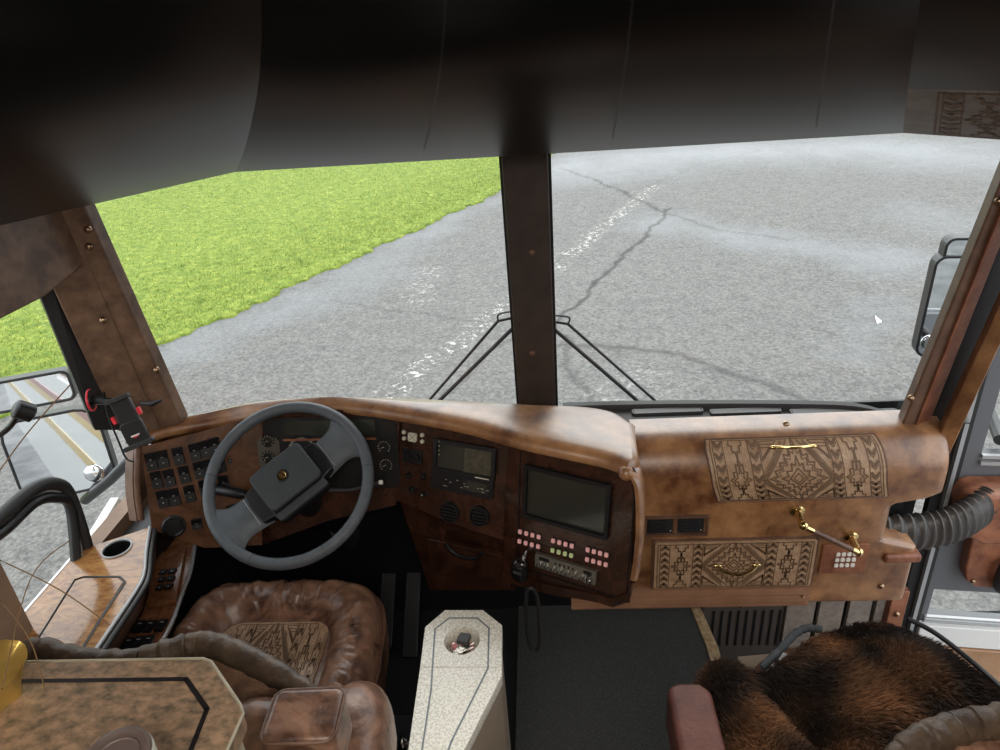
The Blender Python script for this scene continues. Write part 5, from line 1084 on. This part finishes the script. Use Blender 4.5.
# ================================================================== PHONE HOLDER ON THE LEFT PILLAR
def holder():
    Y = 1.52; t = thing('phone_holder', 'black phone holder with a red ringed suction mount on the left pillar', 'phone holder', ony((125, 420), Y))
    e = lambda p, d=0: ony(p, Y+d)
    n = nrm(V(.25, -1, .35)); u = nrm(np.cross(V(0, 0, 1), n))*1; u = u if u[0] > 0 else -u; v = np.cross(n, u); v = v if v[2] > 0 else -v
    ang = .22; u, v = u*math.cos(ang)+v*math.sin(ang)*-1*-1*0+u*0, v; u = nrm(u-v*0); 
    r = math.radians(14); u, v = u*math.cos(r)+v*math.sin(r), v*math.cos(r)-u*math.sin(r)
    ax = nrm(V(-1, -.25, .1)); c = e((93, 400)); mb = MB(); mb.lathe([(0, 0), (.026, 0), (.028, .004), (.028, .010), (0, .012)], c, ax, 24); mb.build('suction_cup', 'black', t)
    mb = MB(); mb.tube([c+ax*.004+.0265*(nrm(np.cross(ax, V(0, 0, 1)))*math.cos(q)+V(0, 0, 1)*math.sin(q)) for q in np.linspace(0, 6.283, 28, endpoint=False)], .003, 8, closed=True); mb.build('red_ring', 'red_plastic', t)
    mb = MB(); mb.tube([c, e((104, 401)), e((118, 402))], [.013, .010, .009], 12); mb.build('arm', 'black', t)
    m_ = e((127, 412), .0); mb = MB(); plate(mb, (m_, u, v, n), .05, .075, .016, .008); mb.build('body', 'black', t, bevel=.003)
    mb = MB(); plate(mb, (m_+v*-.055+n*.006, u, v, n), .058, .062, .012, .012); lo = mb.build('lower_body', 'black', t, bevel=.003)
    mb = MB(); plate(mb, (m_+v*.040+n*.012, u, v, n), .062, .012, .018, .004); mb.build('upper_clamp', 'rubber', t, bevel=.002)
    mb = MB(); plate(mb, (m_+v*-.088+n*.014, u, v, n), .08, .012, .018, .005); mb.build('lower_clamp', 'rubber', t, bevel=.002)
    for s_ in (-1, 1): mb = MB(); plate(mb, (m_+u*.033*s_+v*-.008+n*.005, u, v, n), .008, .02, .012, .003); mb.build('red_grip', 'red_plastic', t)
    mb = MB(); q = m_+v*-.062+n*.019; mb.box((-.011, -.0025, 0), (.011, .0015, .001), 0, (q, u, v, n)); mb.box((-.006, -.006, 0), (.006, -.003, .001), 1, (q, u, v, n)); mb.build('emblem', ['white_plastic', 'red_plastic'], lo, smooth=False)
    mb = MB(); mb.tube([e((140, 403)), e((152, 404)), e((162, 400))], [.004, .008, .003], 10); mb.build('cable_clip', 'black', t)
    mb = MB(); mb.tube(spline([e((104, 392)), e((108, 415)), e((118, 440)), e((126, 458)), e((134, 462))], 6), .0025, 8); mb.build('cable', 'black', t)
holder()
# small microphone on a stalk at the far left
t = thing('stalk_microphone', 'small black microphone head on a thin stalk at the left edge', 'microphone', ony((25, 415), 1.2))
mb = MB(); a, b = ony((14, 408), 1.2), ony((34, 414), 1.22); mb.tube([a, a+(b-a)*.1, a+(b-a)*.9, b], [.014, .02, .02, .012], 14); mb.build('head', 'black', t)
mb = MB(); mb.tube(spline([ony((18, 415), 1.2), ony((4, 432), 1.2), ony((-30, 450), 1.2), ony((-80, 470), 1.15)], 6), .006, 8); mb.build('stalk', 'black', t)
# CB microphone hanging by the pod
t = thing('radio_microphone', 'black hand microphone hooked below the screen pod', 'microphone', FD.P((522, 570)))
F = FD; c = F.P((520, 570), .035); mb = MB(); mb.ell(c, (.024, .018, .036), 14, fr=(F.h, F.n, -F.dn), sup=.75); mb.build('handset', 'black_shiny', t)
mb = MB(); mb.box((-.012, -.004, .015), (.012, .004, .019), 0, (c, F.h, -F.dn, F.n)); mb.box((-.008, .02, .012), (.008, .023, .016), 0, (c, F.h, -F.dn, F.n)); mb.build('grille', 'rubber_grey', t, smooth=False)
mb = MB(); mb.tube([F.P((526, 552), .005), F.P((524, 557), .03)], .006, 8); mb.build('hook', 'steel', t)
t2 = thing('coiled_cord', 'black cord hanging in a loop in front of the carpet', 'cord', FD.P((530, 595)))
Yc = FD.P((530, 590), .03)[1]; k0 = spline([ony(p, Yc) for p in ((527, 588), (526, 605), (527, 630), (531, 647), (537, 650), (540, 640), (539, 615), (537, 597), (532, 588), (526, 592))], 10); hel = []
for i, p in enumerate(k0): hel.append(p+V(.0018*math.cos(i*2.2), .0018*math.sin(i*2.2), 0))
mb = MB(); mb.tube(k0, .0058, 8); mb.build('cord', 'rubber', t2)
# pedals
for px, lab in (((388, 600), 'long ribbed black brake pedal under the dashboard'), ((413, 600), 'long ribbed black accelerator pedal right of the brake pedal')):
    c = onz(px, .12); t = thing('pedal', lab, 'pedal', (c[0], c[1], 0)); d = nrm(V(0, .8, .6)); u = V(1, 0, 0); n = np.cross(u, d); mb = MB(); L_ = .17 if px[0] < 400 else .2
    plate(mb, (c, u, d, n), .055, L_*2, .015, .008); pd = mb.build('plate', 'black', t, bevel=.003)
    for k in range(5): mb = MB(); mb.box((-.02+.01*k-.0015, -L_*.9, .015), (-.02+.01*k+.0015, L_*.9, .018), 0, (c, u, d, n)); mb.build('rib', 'rubber', pd, smooth=False)
    mb = MB(); mb.box((c[0]-.01, c[1], 0), (c[0]+.01, c[1]+.02, c[2])); mb.build('bracket', 'black', t)
# silver cylinder on a dark plate by the driver seat
t = thing('air_gauge', 'small silver cylinder standing on the floor left of the cream console', 'canister', onz((404, 748), .12))
c = onz((404, 750), .10); mb = MB(); mb.lathe([(0, 0), (.028, 0), (.03, .005), (.03, .11), (.024, .125), (.01, .13), (.01, .14), (.014, .145), (.008, .155), (0, .157)], c-V(0, 0, .1), V(0, 0, 1), 24); mb.build('cylinder', 'steel', t)
mb = MB(); q = onz((392, 715), .02); mb.box((q[0]-.07, q[1]-.14, .0), (q[0]+.07, q[1]+.0, .02)); tag(mb.build('floor_plate', 'rubber_grey', bevel=.004), 'dark grey raised plate on the floor between seat and cream console', 'plate')

mb = MB(); mb.box((-1.265, 1.45, .0), (-1.2, 1.98, .74)); struct(mb.build('trim_3', 'black', smooth=False))
